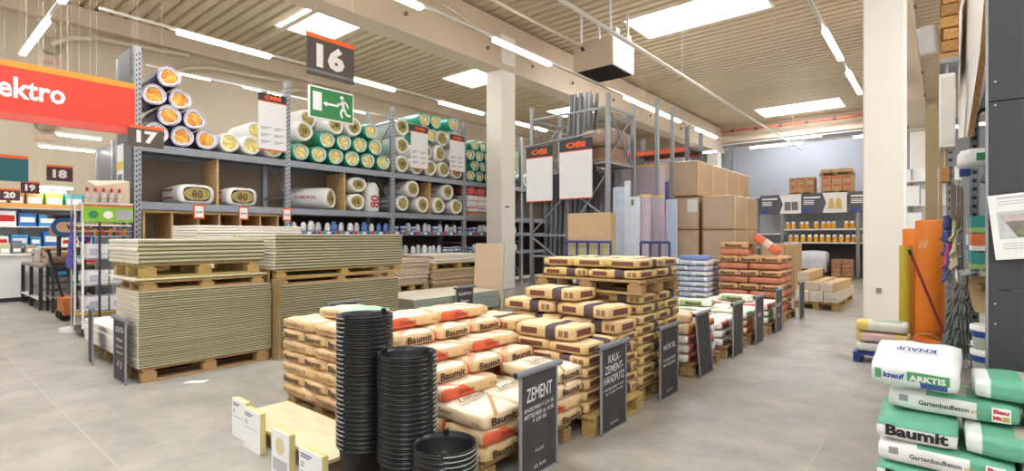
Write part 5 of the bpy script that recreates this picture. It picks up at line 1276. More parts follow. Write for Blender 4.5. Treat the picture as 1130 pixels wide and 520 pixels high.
# ================================================================ TROLLEYS WITH SHEETS
m_purple = mat('violet_tube', (64, 58, 140), 0.4, var=0.05)
m_navy = mat('navy_tube', (52, 62, 110), 0.4, var=0.05)
def trolley(label, x0, x1, y, m, n):
    t = thing('panel_trolley', label, 'trolley', (x0, y, 0))
    w = x1 - x0
    MB().box(0, 0, 0.2, w, 0.7, 0.25).build('platform', m_dark, t)
    for x in (0.06, w - 0.06):
        for yy in (0.08, 0.62): MB().tube((x - 0.02, yy, 0.08), (x + 0.02, yy, 0.08), 0.08, n=14).build('wheel', m_black, t); MB().box(x - 0.03, yy - 0.02, 0.08, x + 0.03, yy + 0.02, 0.2).build('fork', m_galv, t)
    MB().tube((0, 0.0, 1.4), (w, 0.0, 1.4), 0.025, n=8).build('top_rail', m, t)
    for i in range(n): MB().tube((w * i / (n - 1), 0.0, 0.25), (w * i / (n - 1), 0.0, 1.4), 0.022, n=8).build('bar', m, t)
trolley('violet tubular panel trolley in front of the buff cardboard', -5.62, -4.66, 8.45, m_purple, 5)
trolley('navy tubular trolley beside the white bags in the middle', -4.06, -3.54, 8.45, m_navy, 4)
for k in range(3):
    o = MB().bbox(-5.66 + 0.02 * k, 8.56 + k * 0.06, 0.255, -4.72 + 0.02 * k, 8.6 + k * 0.06, 1.95 - 0.02 * k, 0.003).build('cardboard_sheet', mat('buff_card', (200, 168, 128), 0.8, var=0.05, zones=[([((0, 0, 1), -9, 1.42)], (190, 184, 140))]))
    tag(o, 'buff sheet standing on the violet trolley, %s from the front' % nth(k + 1), 'board', 'sheets on the violet trolley')

# ================================================================ CLEAR AND WRAPPED PANELS
def panel(label, x0, x1, y, z0, z1, m, cap=None, th=0.05):
    t = thing('wrapped_sheet', label, 'sheet', (x0, y, z0), 0, 'wrapped panels standing in the middle')
    MB().bbox(0, 0, 0, x1 - x0, th, z1 - z0, 0.004).build('sheet', m, t)
    if cap: MB().box(-0.004, -0.004, z1 - z0 - 0.05, x1 - x0 + 0.004, th + 0.004, z1 - z0 + 0.004).build('edge_cap', cap, t)
    return t
m_pw = mat('milky_sheet', (222, 226, 236), 0.3, var=0.08, alpha=0.85)
m_pb = mat('bluish_sheet', (198, 208, 228), 0.3, var=0.1, alpha=0.8)
m_pp = mat('lilac_film', (208, 192, 204), 0.3, var=0.12, alpha=0.82, zones=[([((0, 0, 1), 0.35, 0.38)], (210, 120, 130)), ([((0, 0, 1), 0.55, 0.57)], (206, 140, 150))])
m_yc = mat('yellow_cap', (226, 186, 104), 0.6, var=0.05)
panel('bluish upright sheet leftmost beside the profile rack', -5.4, -5.12, 9.9, 0, 2.55, m_pb)
panel('narrow milky upright sheet second beside the profile rack', -5.1, -4.98, 9.85, 0, 2.66, m_pw)
panel('white upright sheet with green label beside the lilac wrap', -4.96, -4.74, 9.8, 0, 2.32, m_pw)
quad(bpy.data.objects['wrapped_sheet.002'], 'green_label', m_green, (0.07, -0.003, 2.2), (1, 0, 0), (0, 0, 1), 0.06, 0.12)
panel('upright sheet with yellow cap left of the grey post', -4.74, -4.55, 9.88, 0, 2.36, m_pp, m_yc)
panel('lilac upright sheet with yellow cap right of the grey post', -4.9, -4.64, 10.75, 0, 2.4, m_pp, m_yc)
panel('bluish sheet behind the navy trolley', -4.6, -4.36, 10.8, 0, 2.3, m_pb)
panel('wide lilac film-wrapped panel pack standing high at the rear', -6.1, -5.2, 11.75, 0, 3.25, m_pp, m_yc, 0.4)
panel('second wide lilac panel pack left of the cartons', -6.5, -5.5, 12.4, 0, 3.3, mat('grey_lilac_film', (196, 186, 196), 0.3, var=0.1, alpha=0.8), None, 0.4)
t = thing('blue_pack', 'blue-banded pack on the rear rack left of the stacked cartons', 'pack', (-6.75, 15.02, 2.46))
MB().bbox(0, 0, 0, 0.9, 0.6, 0.7, 0.01).build('pack_body', mat('blue_pack_film', (96, 104, 176), 0.4, var=0.1), t)
MB().bbox(0.02, 0.02, 0.7, 0.88, 0.58, 1.4, 0.01).build('pale_upper', mat('pale_pack_film', (206, 206, 212), 0.4, var=0.1), t)
rr = thing('rear_rack', 'rear pallet rack with an orange beam behind the stacked cartons', 'rack', (0, 0, 0))
for (x, y) in ((-7.6, 14.9), (-5.7, 14.9), (-7.6, 16.0), (-5.7, 16.0), (-7.6, 19.0), (-5.7, 19.0)): MB().box(x - 0.05, y - 0.05, 0, x + 0.05, y + 0.05, 4.7).build('upright', m_endp, rr)
for z in (2.45, 4.12): MB().box(-7.55, 14.86, z - 0.14, -5.65, 14.9, z).build('beam', mat('orange_beam', (214, 92, 44), 0.45), rr); MB().box(-7.55, 16.0, z - 0.14, -5.65, 16.04, z).build('beam', mat('orange_beam', (0, 0, 0)), rr); MB().box(-7.55, 14.9, z - 0.05, -5.65, 16.0, z - 0.01).build('deck', m_dark, rr)
for (z0, z1) in ((2.6, 3.9), (0.5, 2.2)): MB().tube((-5.7, 14.95, z0), (-5.7, 15.95, z1), 0.02, n=6).build('diagonal_brace', m_endp, rr)
t = thing('tall_frame', 'slender grey upright frame in front of the lilac packs', 'frame', (0, 0, 0))
for (x, y) in ((-5.16, 11.6), (-5.16, 12.5)): MB().box(x - 0.04, y - 0.04, 0, x + 0.04, y + 0.04, 4.75).build('post', m_galv, t)
MB().tube((-5.16, 11.6, 3.3), (-5.16, 12.5, 3.35), 0.02, n=6).build('tie_bar', m_galv, t)
# ================================================================ STACKED CARTONS
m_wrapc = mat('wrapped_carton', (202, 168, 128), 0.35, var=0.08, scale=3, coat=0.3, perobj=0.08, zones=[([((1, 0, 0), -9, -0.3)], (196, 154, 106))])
m_wrapc2 = mat('pale_wrapped_carton', (206, 182, 154), 0.4, var=0.08, scale=3, coat=0.2, perobj=0.08)
cnt = [0]
def carton(x0, y0, z0, x1, y1, z1, label, m=None):
    t = thing('carton', label, 'box', ((x0 + x1) / 2, (y0 + y1) / 2, z0), 0, 'big wrapped cartons')
    hx, hy, h = (x1 - x0) / 2, (y1 - y0) / 2, z1 - z0
    MB().bbox(-hx, -hy, 0, hx, hy, h, 0.012).build('box', m or m_wrapc, t)
    MB().box(-hx + 0.05, -hy - 0.004, 0.06, hx - 0.05, -hy, h - 0.05).build('wrapped_side', m_wrapc2, t)
    MB().box(hx - 0.001, -hy + 0.02, h * 0.0 + 0.02, hx + 0.003, -hy + 0.05, h - 0.02).build('tape', mat('pale_tape', (226, 208, 178), 0.4), t)
    return t
pos = ('first', 'second', 'third', 'fourth')
pallet('pallet under the left carton tower', -5.44, 13.02, -4.72, 14.0, 0, 'x'); pallet('pallet under the right carton tower', -4.58, 13.02, -3.82, 13.95, 0, 'x')
for tr, (z0, z1) in enumerate(((0.15, 0.9), (0.91, 1.66), (1.68, 2.5), (2.53, 3.42))):
    for j in range(1 if tr < 2 else (3 if tr == 2 else 4)):
        c = carton(-5.46, 13.0 + j * 1.12, z0, -4.7, 14.1 + j * 1.12, z1, 'big wrapped carton in the left tower, %s tier, %s from front' % (nth(tr + 1), nth(j + 1)))
        if tr == 2 and j == 0: quad(c, 'delivery_note', m_paper, (0.24, -0.56, 0.6), (1, 0, 0), (0, 0, 1), 0.26, 0.34)
for j in range(1, 4):      # what carries the rear cartons
    pallet('pallet under the %s rear carton column' % nth(j), -5.44, 13.0 + j * 1.12 + 0.02, -4.72, 14.08 + j * 1.12, 0, 'x')
    carton(-5.46, 13.0 + j * 1.12, 0.15, -4.7, 14.1 + j * 1.12, 1.66, 'tall base carton in the left tower, %s behind the front' % nth(j))
    if j == 3: carton(-5.46, 13.0 + j * 1.12, 1.68, -4.7, 14.1 + j * 1.12, 2.5, 'third tier carton at the far end of the left tower')
for tr, (z0, z1) in enumerate(((0.15, 0.9), (0.92, 1.66), (1.68, 2.5))):
    for j in range(2):
        carton(-4.6, 13.0 + j * 1.0, z0, -3.82, 13.98 + j * 1.0, z1, 'big wrapped carton in the right tower, %s tier, %s from front' % (nth(tr + 1), nth(j + 1)))
pallet('pallet under the rear of the right carton tower', -4.58, 14.02, -3.84, 14.95, 0, 'x')
for k in range(2):
    carton(-3.55, 14.2 + k, 0.02 + 0.0, -2.95, 15.1 + k, 1.3, 'plain tan carton on the floor behind the tall cement stack, %s' % ('near', 'far')[k], m_card)

# ================================================================ LONG PACKS ON A PALLET IN THE AISLE
pallet('wide pallet of floor packs standing in the far aisle', -2.38, 12.2, -1.6, 14.6, 0, 'y', wood=m_woody)
m_pack = mat('cream_floor_pack', (222, 204, 172), 0.6, var=0.06, perobj=0.08, zones=[([((0, 1, 0), -9, -1.17)], (234, 226, 216))])
for z in range(3):
    for x in range(3):
        o = MB().bbox(-0.125, -1.18, 0, 0.125, 1.18, 0.07, 0.004).build('floor_pack', m_pack, None, (-2.24 + x * 0.262, 13.4, 0.146 + z * 0.072))
        tag(o, 'flat cream floor pack, %s layer, %s from the left on the far aisle pallet' % (nth(z + 1), nth(x + 1)), 'pack', 'flat floor packs')
m_lbx = mat('long_carton', (206, 170, 120), 0.65, var=0.06, perobj=0.06, zones=[([((0, 1, 0), -9, -0.98)], (226, 214, 204))])
for k, (x, y, z, r) in enumerate(((-2.3, 13.5, 0.364, 0.03), (-2.02, 13.35, 0.364, -0.03), (-1.75, 13.2, 0.364, -0.05), (-2.32, 13.7, 0.545, 0.02))):
    o = MB().bbox(-0.11, -0.99, 0, 0.11, 0.99, 0.175, 0.004).build('long_carton', m_lbx, None, (x, y, z), r)
    tag(o, 'long tan carton lying on the floor packs, %s' % ('left one', 'middle one', 'right one', 'upper one')[k], 'box', 'long cartons on floor packs')

# ================================================================ REAR GONDOLA WITH YELLOW BOTTLES
gd = thing('gondola_shelf', 'white rear shelf unit with grey advert header and yellow bottles', 'shelf', (0, 0, 0))
m_shw = mat('shelf_white', (230, 230, 232), 0.5, var=0.03)
for x in (-5.75, -4.66, -2.24): MB().box(x - 0.05, 21.75, 0, x + 0.05, 21.85, 2.4).build('post', m_galv, gd)
for x in (-5.75, -4.66, -2.24, -1.0): MB().box(x - 0.05, 22.6, 0, x + 0.05, 22.7, 3.1).build('post', m_galv, gd)
for z in (1.29, 1.78): MB().box(-4.62, 21.76, z - 0.05, -1.2, 22.6, z).build('shelf_board', m_shw, gd)
for z in (1.62, 1.1): MB().box(-5.75, 21.76, z - 0.05, -4.7, 22.6, z).build('shelf_board', m_shw, gd)
MB().box(-5.75, 22.65, 0, -1.0, 22.7, 3.05).build('back_panel', mat('grey_back', (170, 172, 178), 0.7, var=0.04), gd)
MB().box(-4.6, 22.3, 0.0, -1.2, 22.35, 1.22).build('dark_recess_panel', m_backd, gd)
MB().box(-5.75, 21.74, 3.0, -1.0, 22.65, 3.04).build('top_board', m_shw, gd)
m_hd = mat('grey_advert', (88, 90, 98), 0.5, var=0.03)
for k, x in enumerate((-5.4, -3.98, -2.5)):
    MB().poly([(x - 0.02, 2.36), (x + 0.66, 2.36), (x + 0.78, 2.72), (x + 0.66, 3.08), (x - 0.02, 3.08)], 21.70, 21.74, 'y').build('advert_panel', m_hd, gd)
    MB().box(x + 0.6, 21.715, 2.36, x + 1.42, 21.735, 3.08).build('advert_photo', m_paper, gd)
    MB().box(x + 0.06, 21.695, 2.4, x + 0.28, 21.70, 2.5).build('blue_tag', m_blue, gd)
    q = MB().box(x + 0.06, 21.695, 2.9, x + 0.6, 21.70, 2.96)
    for l in range(3): q.box(x + 0.06, 21.695, 2.68 + 0.06 * l, x + 0.4, 21.70, 2.71 + 0.06 * l)
    q.build('advert_text', m_wht, gd)['kind'] = 'stuff'
    for i in range(2):
        if k == 0: MB().bbox(x + 0.84 + i * 0.24, 21.70, 2.48, x + 1.05 + i * 0.24, 21.715, 2.8, 0.004).build('advert_picture', m_grey, gd)
        elif k == 1: MB().poly([(x + 0.86 + i * 0.22, 2.5), (x + 1.04 + i * 0.22, 2.5), (x + 1.04 + i * 0.22, 2.72), (x + 0.98 + i * 0.22, 2.88), (x + 0.92 + i * 0.22, 2.88), (x + 0.86 + i * 0.22, 2.72)], 21.70, 21.715, 'y').build('advert_picture', m_yc, gd)
m_yb = mat('yellow_bottle', (244, 176, 44), 0.35, var=0.05)
yb_body = MB().lathe([(0, 0), (0.085, 0.0), (0.09, 0.02), (0.09, 0.2), (0.06, 0.27), (0.03, 0.29), (0.03, 0.33), (0, 0.33)], 14).mesh('body', m_yb)
yb_cap = MB().lathe([(0.036, 0.31), (0.036, 0.37), (0, 0.37)], 10).mesh('cap', m_dark)
yb_lab = MB().lathe([(0.092, 0.2), (0.062, 0.272), (0.032, 0.292)], 14).mesh('label', m_paper)
n1 = 0
for z, xs in ((1.78, [-4.5, -4.3, -4.02, -3.85, -3.55, -3.32, -3.16, -3.0, -2.6, -2.42, -2.05]), (1.29, [-4.4, -4.2, -3.98, -3.76, -3.56, -3.36, -3.16, -2.96, -2.76, -2.56, -2.38, -2.1])):
    for i, x in enumerate(xs):
        t = thing('yellow_bottle', 'yellow bottle with dark cap, %s from the left on the %s gondola shelf' % (nth(i + 1), 'upper' if z > 1.5 else 'lower'), 'bottle', (x, 21.95, z + 0.003), 0, 'yellow bottles on the rear gondola')
        [setattr(link(nn, mm, t), 'scale', (0.84, 0.84, 0.95)) for nn, mm in (('body', yb_body), ('cap', yb_cap), ('label', yb_lab))]
def crate_load(x0, x1, y, tiers, label):
    pallet('pallet carrying the %s on the gondola top' % label, x0, y, x1, y + 0.7, 3.042, 'x', h=0.12)
    for k in range(tiers):
        for i in range(3):
            w = (x1 - x0) / 3
            o = MB().bbox(x0 + i * w + 0.005, y + 0.02, 3.162 + k * 0.28, x0 + (i + 1) * w - 0.005, y + 0.66, 3.16 + k * 0.28 + 0.275, 0.008).build('brown_box', mat('brown_box', (198, 156, 114), 0.7, var=0.12, perobj=0.15, zones=[([((0, 1, 0), -99, y + 0.03), ((0, 0, 1), 3.3 + k * 0.28, 3.34 + k * 0.28)], (176, 76, 60))] if False else None))
            tag(o, 'brown box, %s tier, %s from the left of the %s' % (nth(k + 1), nth(i + 1), label), 'box', 'boxes on the gondola top')
            MB().box(x0 + i * w + 0.06, y + 0.014, 3.34 + k * 0.28, x0 + (i + 1) * w - 0.06, y + 0.019, 3.38 + k * 0.28).build('red_print', m_red, o)
crate_load(-4.45, -3.62, 21.9, 2, 'left box load')
crate_load(-3.4, -2.4, 21.9, 2, 'right box load')
pallet('dark upper pallet between the right box load tiers', -3.45, 21.9, -2.4, 22.6, 3.725, 'x', h=0.1, wood=m_wooda)
for i in range(3):
    o = MB().bbox(-3.4 + i * 0.33, 21.92, 3.827, -3.08 + i * 0.33, 22.55, 3.95, 0.008).build('brown_box', mat('brown_box', (0, 0, 0)))
    tag(o, 'flat brown box, %s on the dark upper pallet of the gondola' % nth(i + 1), 'box', 'boxes on the gondola top')
# loads under the gondola
pallet('pallet under the white wrapped load below the gondola', -4.0, 21.0, -3.1, 21.7, 0, 'x')
t = thing('wrapped_load', 'white wrapped load on the pallet below the gondola', 'load', (-3.55, 21.35, 0.146))
MB().add(*[(lambda m: (m.v, m.f))(bag_shape(0.95, 0.7, 0.85, 8))][0], 0, True).build('film', mat('white_load_film', (214, 214, 220), 0.4, var=0.1), t)
MB().box(-0.4, -0.36, 0.0, 0.4, 0.36, 0.2).build('dark_base', m_dark, t)
for k in range(4):
    o = bag(KZ, -4.4, 20.9, 0.02 + k * 0.22, 0.1, 'yellow patterned bag, %s from the floor left of the wrapped load' % nth(k + 1), 'yellow bags below the gondola', faces=(), prints=False); o.scale = (1.3, 1.3, 2.4)
pallet('small pallet of red-brown packs at the right gondola foot', -2.95, 21.0, -2.3, 21.6, 0, 'x', h=0.1)
for k in range(4):
    for i in range(2):
        o = MB().bbox(-2.94 + i * 0.31, 21.0, 0.102 + k * 0.15, -2.64 + i * 0.31, 21.5, 0.25 + k * 0.15, 0.02).build('brown_pack', mat('redbrown_pack', (186, 136, 100), 0.6, var=0.3, scale=14, perobj=0.2))
        tag(o, 'red-brown pack, %s tier, %s at the right gondola foot' % (nth(k + 1), ('left', 'right')[i]), 'pack', 'red-brown packs')
# ================================================================ HANGING SIGNS
def hang_sign(name, label, x, y0, y1, z0, z1, face, top=None, th=0.02, ceiling=ZC):
    t = thing(name, label, 'sign', (x, y0, z0), 0, None)
    w, h = y1 - y0, z1 - z0
    MB().bbox(-th / 2, 0, 0, th / 2, w, h, 0.003).build('board', face, t)
    if top: MB().box(-th / 2 - 0.002, 0, h - 0.05 * h / 0.6 - 0.015, th / 2 + 0.002, w, h + 0.001).build('top_stripe', top, t)
    for y in (0.12 * w + 0.05, w - 0.02): MB().tube((0, y, h), (0, y, ceiling - z0 + 0.05), 0.0022, n=5).build('wire', m_pipe, t)
    return t
m_brown = mat('brown_sign', (82, 70, 64), 0.5, var=0.03)
m_slab = mat('sign_numeral', (226, 220, 212), 0.5, var=0)
s16 = hang_sign('aisle_sign', 'large brown number 16 sign hung above the green exit sign', -7.0, 3.83, 4.61, 3.84, 4.45, m_brown, m_orange)
text(s16, '16', m_slab, (0.0125, 0.38, 0.31), (0, 1, 0), (0, 0, 1), w=0.46, h=0.36, bold=0.05, name='numeral')
MB().box(-0.012, 0, 0.05, 0.0125, 0.78, 0.09).build('rail', m_grey, s16)
m_exit = mat('exit_green', (40, 128, 64), 0.4, var=0.02)
ex = thing('exit_sign', 'green emergency exit sign hung under the aisle 16 sign', 'sign', (-7.0, 3.86, 3.22))
MB().bbox(-0.015, 0, 0, 0.015, 0.74, 0.47, 0.004).build('border', m_white, ex)
MB().box(-0.017, 0.022, 0.022, 0.017, 0.718, 0.448).build('green_face', m_exit, ex)
MB().box(0.017, 0.06, 0.12, 0.019, 0.2, 0.39).build('door_pictogram', m_wht, ex)
MB().poly([(0.22, 0.24), (0.28, 0.28), (0.28, 0.255), (0.47, 0.255), (0.47, 0.225), (0.28, 0.225), (0.28, 0.2)], 0.017, 0.019, 'x').build('arrow', m_wht, ex)
def limb(mb, p, q, w):
    p = Vector((0, *p)); q = Vector((0, *q)); d = (q - p).normalized(); n = Vector((0, -d.z, d.y)) * w / 2
    vs = [p + n, q + n * 0.8, q - n * 0.8, p - n]
    mb.add([v + Vector((0.017, 0, 0)) for v in vs] + [v + Vector((0.0195, 0, 0)) for v in vs], [(3,2,1,0),(4,5,6,7),(0,1,5,4),(1,2,6,5),(2,3,7,6),(3,0,4,7)])
rm = MB()
for p, q, w in (((0.545, 0.33), (0.56, 0.21), 0.055), ((0.56, 0.22), (0.51, 0.15), 0.04), ((0.51, 0.15), (0.535, 0.07), 0.034), ((0.565, 0.22), (0.61, 0.13), 0.04), ((0.61, 0.13), (0.68, 0.12), 0.034),
                ((0.54, 0.32), (0.49, 0.26), 0.03), ((0.49, 0.26), (0.46, 0.28), 0.026), ((0.55, 0.33), (0.61, 0.3), 0.03), ((0.61, 0.3), (0.64, 0.24), 0.026)): limb(rm, p, q, w)
rm.poly([(0.53 + 0.03 * math.cos(2 * PI * k / 12), 0.375 + 0.03 * math.sin(2 * PI * k / 12)) for k in range(12)], 0.017, 0.0195, 'x')
rm.build('running_figure', m_wht, ex)['kind'] = 'stuff'
for y in (0.05, 0.7): MB().tube((0, y, 0.47), (0, y, 0.618), 0.004, n=5).build('wire', m_pipe, ex)
m_redb = mat('red_banner', (214, 60, 40), 0.45, var=0.05, zones=[([((0, 0, 1), -0.02, 0.1)], (206, 84, 72))])
el = hang_sign('department_banner', 'large red hanging banner reading Elektro', -9.0, -0.7, 2.29, 2.96, 3.71, m_redb, mat('amber_stripe', (238, 142, 40), 0.45, var=0))
text(el, 'Elektro', m_wht, (0.0135, 1.79, 0.42), (0, 1, 0), (0, 0, 1), w=0.85, h=0.27, bold=0.025, name='lettering')
s17 = hang_sign('aisle_sign', 'brown number 17 sign overlapping the red banner corner', -8.9, 2.19, 2.62, 2.8, 3.1, m_brown, m_orange)
text(s17, '17', m_slab, (0.0125, 0.22, 0.14), (0, 1, 0), (0, 0, 1), w=0.26, h=0.18, bold=0.05, name='numeral')
m_plum = mat('plum_sign', (84, 40, 52), 0.5, var=0.03)
for (n, x, y0, y1, z0, z1) in (('18', -13.5, 1.99, 2.39, 2.6, 2.91), ('19', -15.0, 1.8, 2.1, 2.42, 2.68), ('20', -16.5, 1.62, 1.97, 2.33, 2.6)):
    s = hang_sign('aisle_sign', {'18': 'plum number 18 sign hung below the red banner', '19': 'plum number 19 sign, middle of the far left three', '20': 'plum number 20 sign at the left picture edge'}[n], x, y0, y1, z0, z1, m_plum, m_orange)
    text(s, n, m_slab, (0.0125, (y1 - y0) / 2, (z1 - z0) * 0.46), (0, 1, 0), (0, 0, 1), w=(y1 - y0) * 0.55, h=(z1 - z0) * 0.55, bold=0.05, name='numeral')
hang_sign('department_banner', 'teal hanging banner at the far left edge', -13.2, 0.6, 1.69, 2.52, 3.0, mat('teal_banner', (30, 104, 112), 0.5, var=0.03), m_orange)
t = thing('poster_strip', 'white poster strip with yellow band on the roll rack end', 'poster', (-11.18, 2.585, 2.36))
MB().box(0, 0, 0, 0.34, 0.012, 0.74).build('sheet', m_paper, t)
MB().box(0.0, -0.003, 0.3, 0.34, 0.0, 0.44).build('yellow_band', mat('yellow_print', (240, 206, 70), 0.5, var=0), t)
for k in range(3): MB().box(0.04 + 0.09 * k, -0.003, 0.06, 0.11 + 0.09 * k, 0.0, 0.22).build('picture_block', m_grey, t)

# ================================================================ AISLES AT THE FAR LEFT
bk = thing('aisle_rack', 'grey rack end seen left of the long roll rack', 'rack', (0, 0, 0))
MB().box(-14.9, 3.1, 0, -13.6, 3.15, 3.5).build('end_cladding', m_endp, bk)
for x in (-14.9, -13.6): MB().box(x - 0.05, 3.05, 0, x + 0.05, 3.15, 3.55).build('upright', m_post, bk); MB().box(x - 0.05, 7.9, 0, x + 0.05, 8.0, 3.55).build('upright', m_post, bk)
for z in (0.6, 1.4, 2.2, 3.0): MB().box(-14.9, 3.15, z - 0.04, -13.6, 8.0, z).build('shelf_deck', m_endp, bk)
fs = thing('wall_shelf', 'white wall shelving with blue boxes at the far left', 'shelf', (0, 0, 0))
for z in (0.25, 0.75, 1.25, 1.75, 2.2): MB().box(-17.9, 0.9, z - 0.03, -17.2, 4.6, z).build('shelf_board', m_white, fs)
for y in (0.9, 2.1, 3.3, 4.55): MB().box(-17.95, y, 0, -17.9, y + 0.05, 2.6).build('upright', m_galv, fs); MB().box(-17.9, y, 0, -17.25, y + 0.03, 0.25).build('base_foot', m_white, fs)
MB().box(-17.96, 0.9, 0, -17.93, 4.6, 2.6).build('back_panel', m_white, fs)
MB().box(-17.21, 0.9, 2.2, -17.19, 4.6, 2.3).build('amber_header', mat('amber_strip', (240, 170, 90), 0.5, var=0), fs)
rl = random.Random(12); i = 0
pal = ((50, 112, 190), (70, 150, 200), (236, 236, 236), (214, 90, 60), (236, 200, 90), (120, 180, 70), (90, 180, 186), (150, 150, 154))
for z in (0.25, 0.75, 1.25, 1.75, 2.2):
    y = 1.0; bi = 0
    while y < 4.3:
        w = rl.uniform(0.16, 0.36); h = rl.uniform(0.18, 0.4); i += 1; bi += 1
        c = rl.choice(pal[:3] if z in (1.25, 1.75) else pal)
        if z == 2.2: c = (130, 200, 60) if 2.4 < y < 2.8 else (90, 180, 186) if y > 2.9 else (196, 150, 90); h = 0.38
        o = MB().bbox(-17.75, y, z, -17.25, y + w, z + h, 0.01).build('shelf_box', mat('shelfbox_%d_%d_%d' % c, c, 0.5, var=0.12))
        MB().box(-17.25, y + 0.03, z + h * 0.3, -17.247, y + w - 0.03, z + h * 0.7).build('box_label', m_paper if c[0] < 200 else m_red, o)
        tag(o, 'small shelf box, %s from the left on the far wall shelf at tier %s' % (nth(bi), ('one', 'two', 'three', 'four', 'five')[(0.25, 0.75, 1.25, 1.75, 2.2).index(z)]), 'box', 'boxes on the far wall shelf')
        y += w + 0.04
# wire display stand by the rack end
ds = thing('display_stand', 'wire display stand with green header beside the roll rack end', 'display', (-9.85, 1.86, 0))
for (x, y) in ((0, 0.0), (0, 0.62), (-0.5, 0.0), (-0.5, 0.62), (0.0, 0.2)): MB().tube((x, y, 0.05), (x, y, 1.98), 0.015, n=6).build('post', m_dark if y else m_white, ds)
for z in (0.35, 0.75, 1.15, 1.5): MB().box(-0.5, 0, z, 0.0, 0.62, z + 0.012).build('shelf', m_chr, ds); MB().tube((0.005, 0, z + 0.08), (0.005, 0.62, z + 0.08), 0.006, n=5).build('front_wire', m_chr, ds)
MB().bbox(-0.5, -0.02, 0.05, 0.02, 0.64, 0.12, 0.005).build('base', m_dark, ds)
MB().box(-0.48, 0.0, 1.66, 0.0, 0.62, 1.68).build('shelf', m_white, ds)
hd = MB().box(0.0, 0.0, 1.72, 0.02, 0.62, 1.95).build('green_header', mat('lime_header', (140, 200, 60), 0.5, var=0.05), ds)
MB().tube((0.02, 0.12, 1.83), (0.024, 0.12, 1.83), 0.06, n=14).build('round_motif', m_green, hd)
MB().tube((0.02, 0.3, 1.83), (0.024, 0.3, 1.83), 0.06, n=14).build('round_motif', m_paper, hd)
MB().box(0.02, 0.4, 1.76, 0.023, 0.61, 1.91).build('grey_panel', m_tubg, hd)
MB().box(0.0, 0.0, 1.95, 0.022, 0.62, 1.975).build('orange_edge', m_orange, hd)
for k in range(6):
    o = MB().lathe([(0, 0), (0.04, 0.0), (0.04, 0.13), (0.018, 0.17), (0.018, 0.2), (0, 0.2)], 10).build('sauce_bottle', mat('orange_bottle' if k % 2 else 'redorange_bottle', (236, 150, 50) if k % 2 else (210, 70, 40), 0.4), None, (-9.93, 1.94 + k * 0.09, 1.515)); o.scale = (0.6, 0.6, 0.6)
    MB().lathe([(0.022, 0.18), (0.022, 0.23), (0, 0.23)], 8).build('cap', m_dark, o)
    tag(o, 'orange or red bottle under the green header, %s from the left' % nth(k + 1), 'bottle', 'bottles under the green header')
for k in range(5):
    o = MB().bbox(-10.25, 1.76 + 0.02 * k, 0.363 + 0.0, -9.95, 2.0, 0.6, 0.01) if False else None
for z, nm in ((0.363, 'lowest'), (0.763, 'second'), (1.163, 'third')):
    for k in range(2):
        o = MB().bbox(-10.28, 1.91 + k * 0.29, z + 0.003, -9.9, 2.18 + k * 0.29, z + 0.22, 0.01).build('white_carton', mat('pale_goods', (224, 220, 222), 0.6, var=0.1))
        MB().box(-9.9, 1.95 + k * 0.29, z + 0.05, -9.897, 2.06 + k * 0.29, z + 0.15).build('picture', mat('violet_pic', (186, 180, 200), 0.6, var=0.2), o)
        tag(o, 'pale carton, %s on the %s shelf of the wire stand' % (('left', 'right')[k], nm), 'box', 'cartons on the wire stand')
t = thing('box_display', 'cream carton tray on top of the wire stand', 'box', (-10.35, 2.0, 2.02))
MB().box(0, 0, -0.335, 0.42, 0.46, -0.315).build('tray_base', m_card, t) if False else None
MB().add([Vector(v) for v in ((0, 0, 0), (0.33, 0, 0), (0.33, 0.48, 0), (0, 0.48, 0), (0, 0, 0.36), (0.33, 0.06, 0.26), (0.33, 0.48, 0.36), (0, 0.48, 0.4))], [(3,2,1,0),(4,5,6,7),(0,1,5,4),(1,2,6,5),(2,3,7,6),(3,0,4,7)]).build('tray', mat('cream_tray', (226, 206, 180), 0.6), t)
MB().box(-0.05, -0.1, -0.03, 0.44, 0.5, 0.0).build('top_shelf', m_white, t)
for (x, y) in ((0.0, -0.06), (0.4, -0.06), (0.0, 0.44), (0.4, 0.44)): MB().tube((x - 0.03, y, -0.336), (x, y, -0.03), 0.012, n=6).build('support_post', m_chr, t)
for k in range(5):
    o = MB().lathe([(0, 0), (0.045, 0.0), (0.05, 0.02), (0.045, 0.16), (0.02, 0.2), (0.02, 0.22), (0, 0.22)], 12).build('cleaner_bottle', mat('red_white_bottle', (236, 190, 120) if k % 2 else (226, 214, 206), 0.4, var=0.3, scale=20), None, (-10.35 + 0.02 * k, 1.62 + k * 0.045, 2.02))
    o.location = (-9.955, 1.93 + 0.1 * k, 2.022)
    MB().lathe([(0.024, 0.2), (0.024, 0.26), (0.012, 0.28), (0, 0.28)], 10).build('red_cap', m_red, o)
    o.location.z = 2.024; o.scale = (0.8, 0.8, 0.8); tag(o, 'red-capped bottle beside the cream carton tray, %s from the aisle' % nth(k + 1), 'bottle', 'red-capped bottles')
# blue oval board
t = thing('oval_sign', 'blue-edged oval board reading WILLKOMMEN on a stand', 'sign', (-13.0, 1.98, 0))
def oval(w, h, n=28): return [(w / 2 + (w / 2 - h / 2) * (1 if math.cos(2 * PI * k / n) > 0 else -1) + h / 2 * math.cos(2 * PI * k / n), h / 2 * math.sin(2 * PI * k / n)) for k in range(n)]
MB().poly([(a, 1.68 + b) for a, b in oval(1.1, 0.36)], -0.02, 0.02, 'x').build('blue_rim', mat('deep_blue', (30, 86, 130), 0.5, var=0.05), t)
MB().poly([(0.07 + a, 1.68 + b) for a, b in oval(0.96, 0.2)], 0.02, 0.026, 'x').build('tan_centre', mat('tan_centre', (206, 166, 132), 0.6, var=0.1), t)
text(t, 'WILLKOMMEN', m_black, (0.03, 0.58, 1.68), (0, 1, 0), (0, 0, 1), w=0.72, h=0.1, bold=0.05, name='lettering')
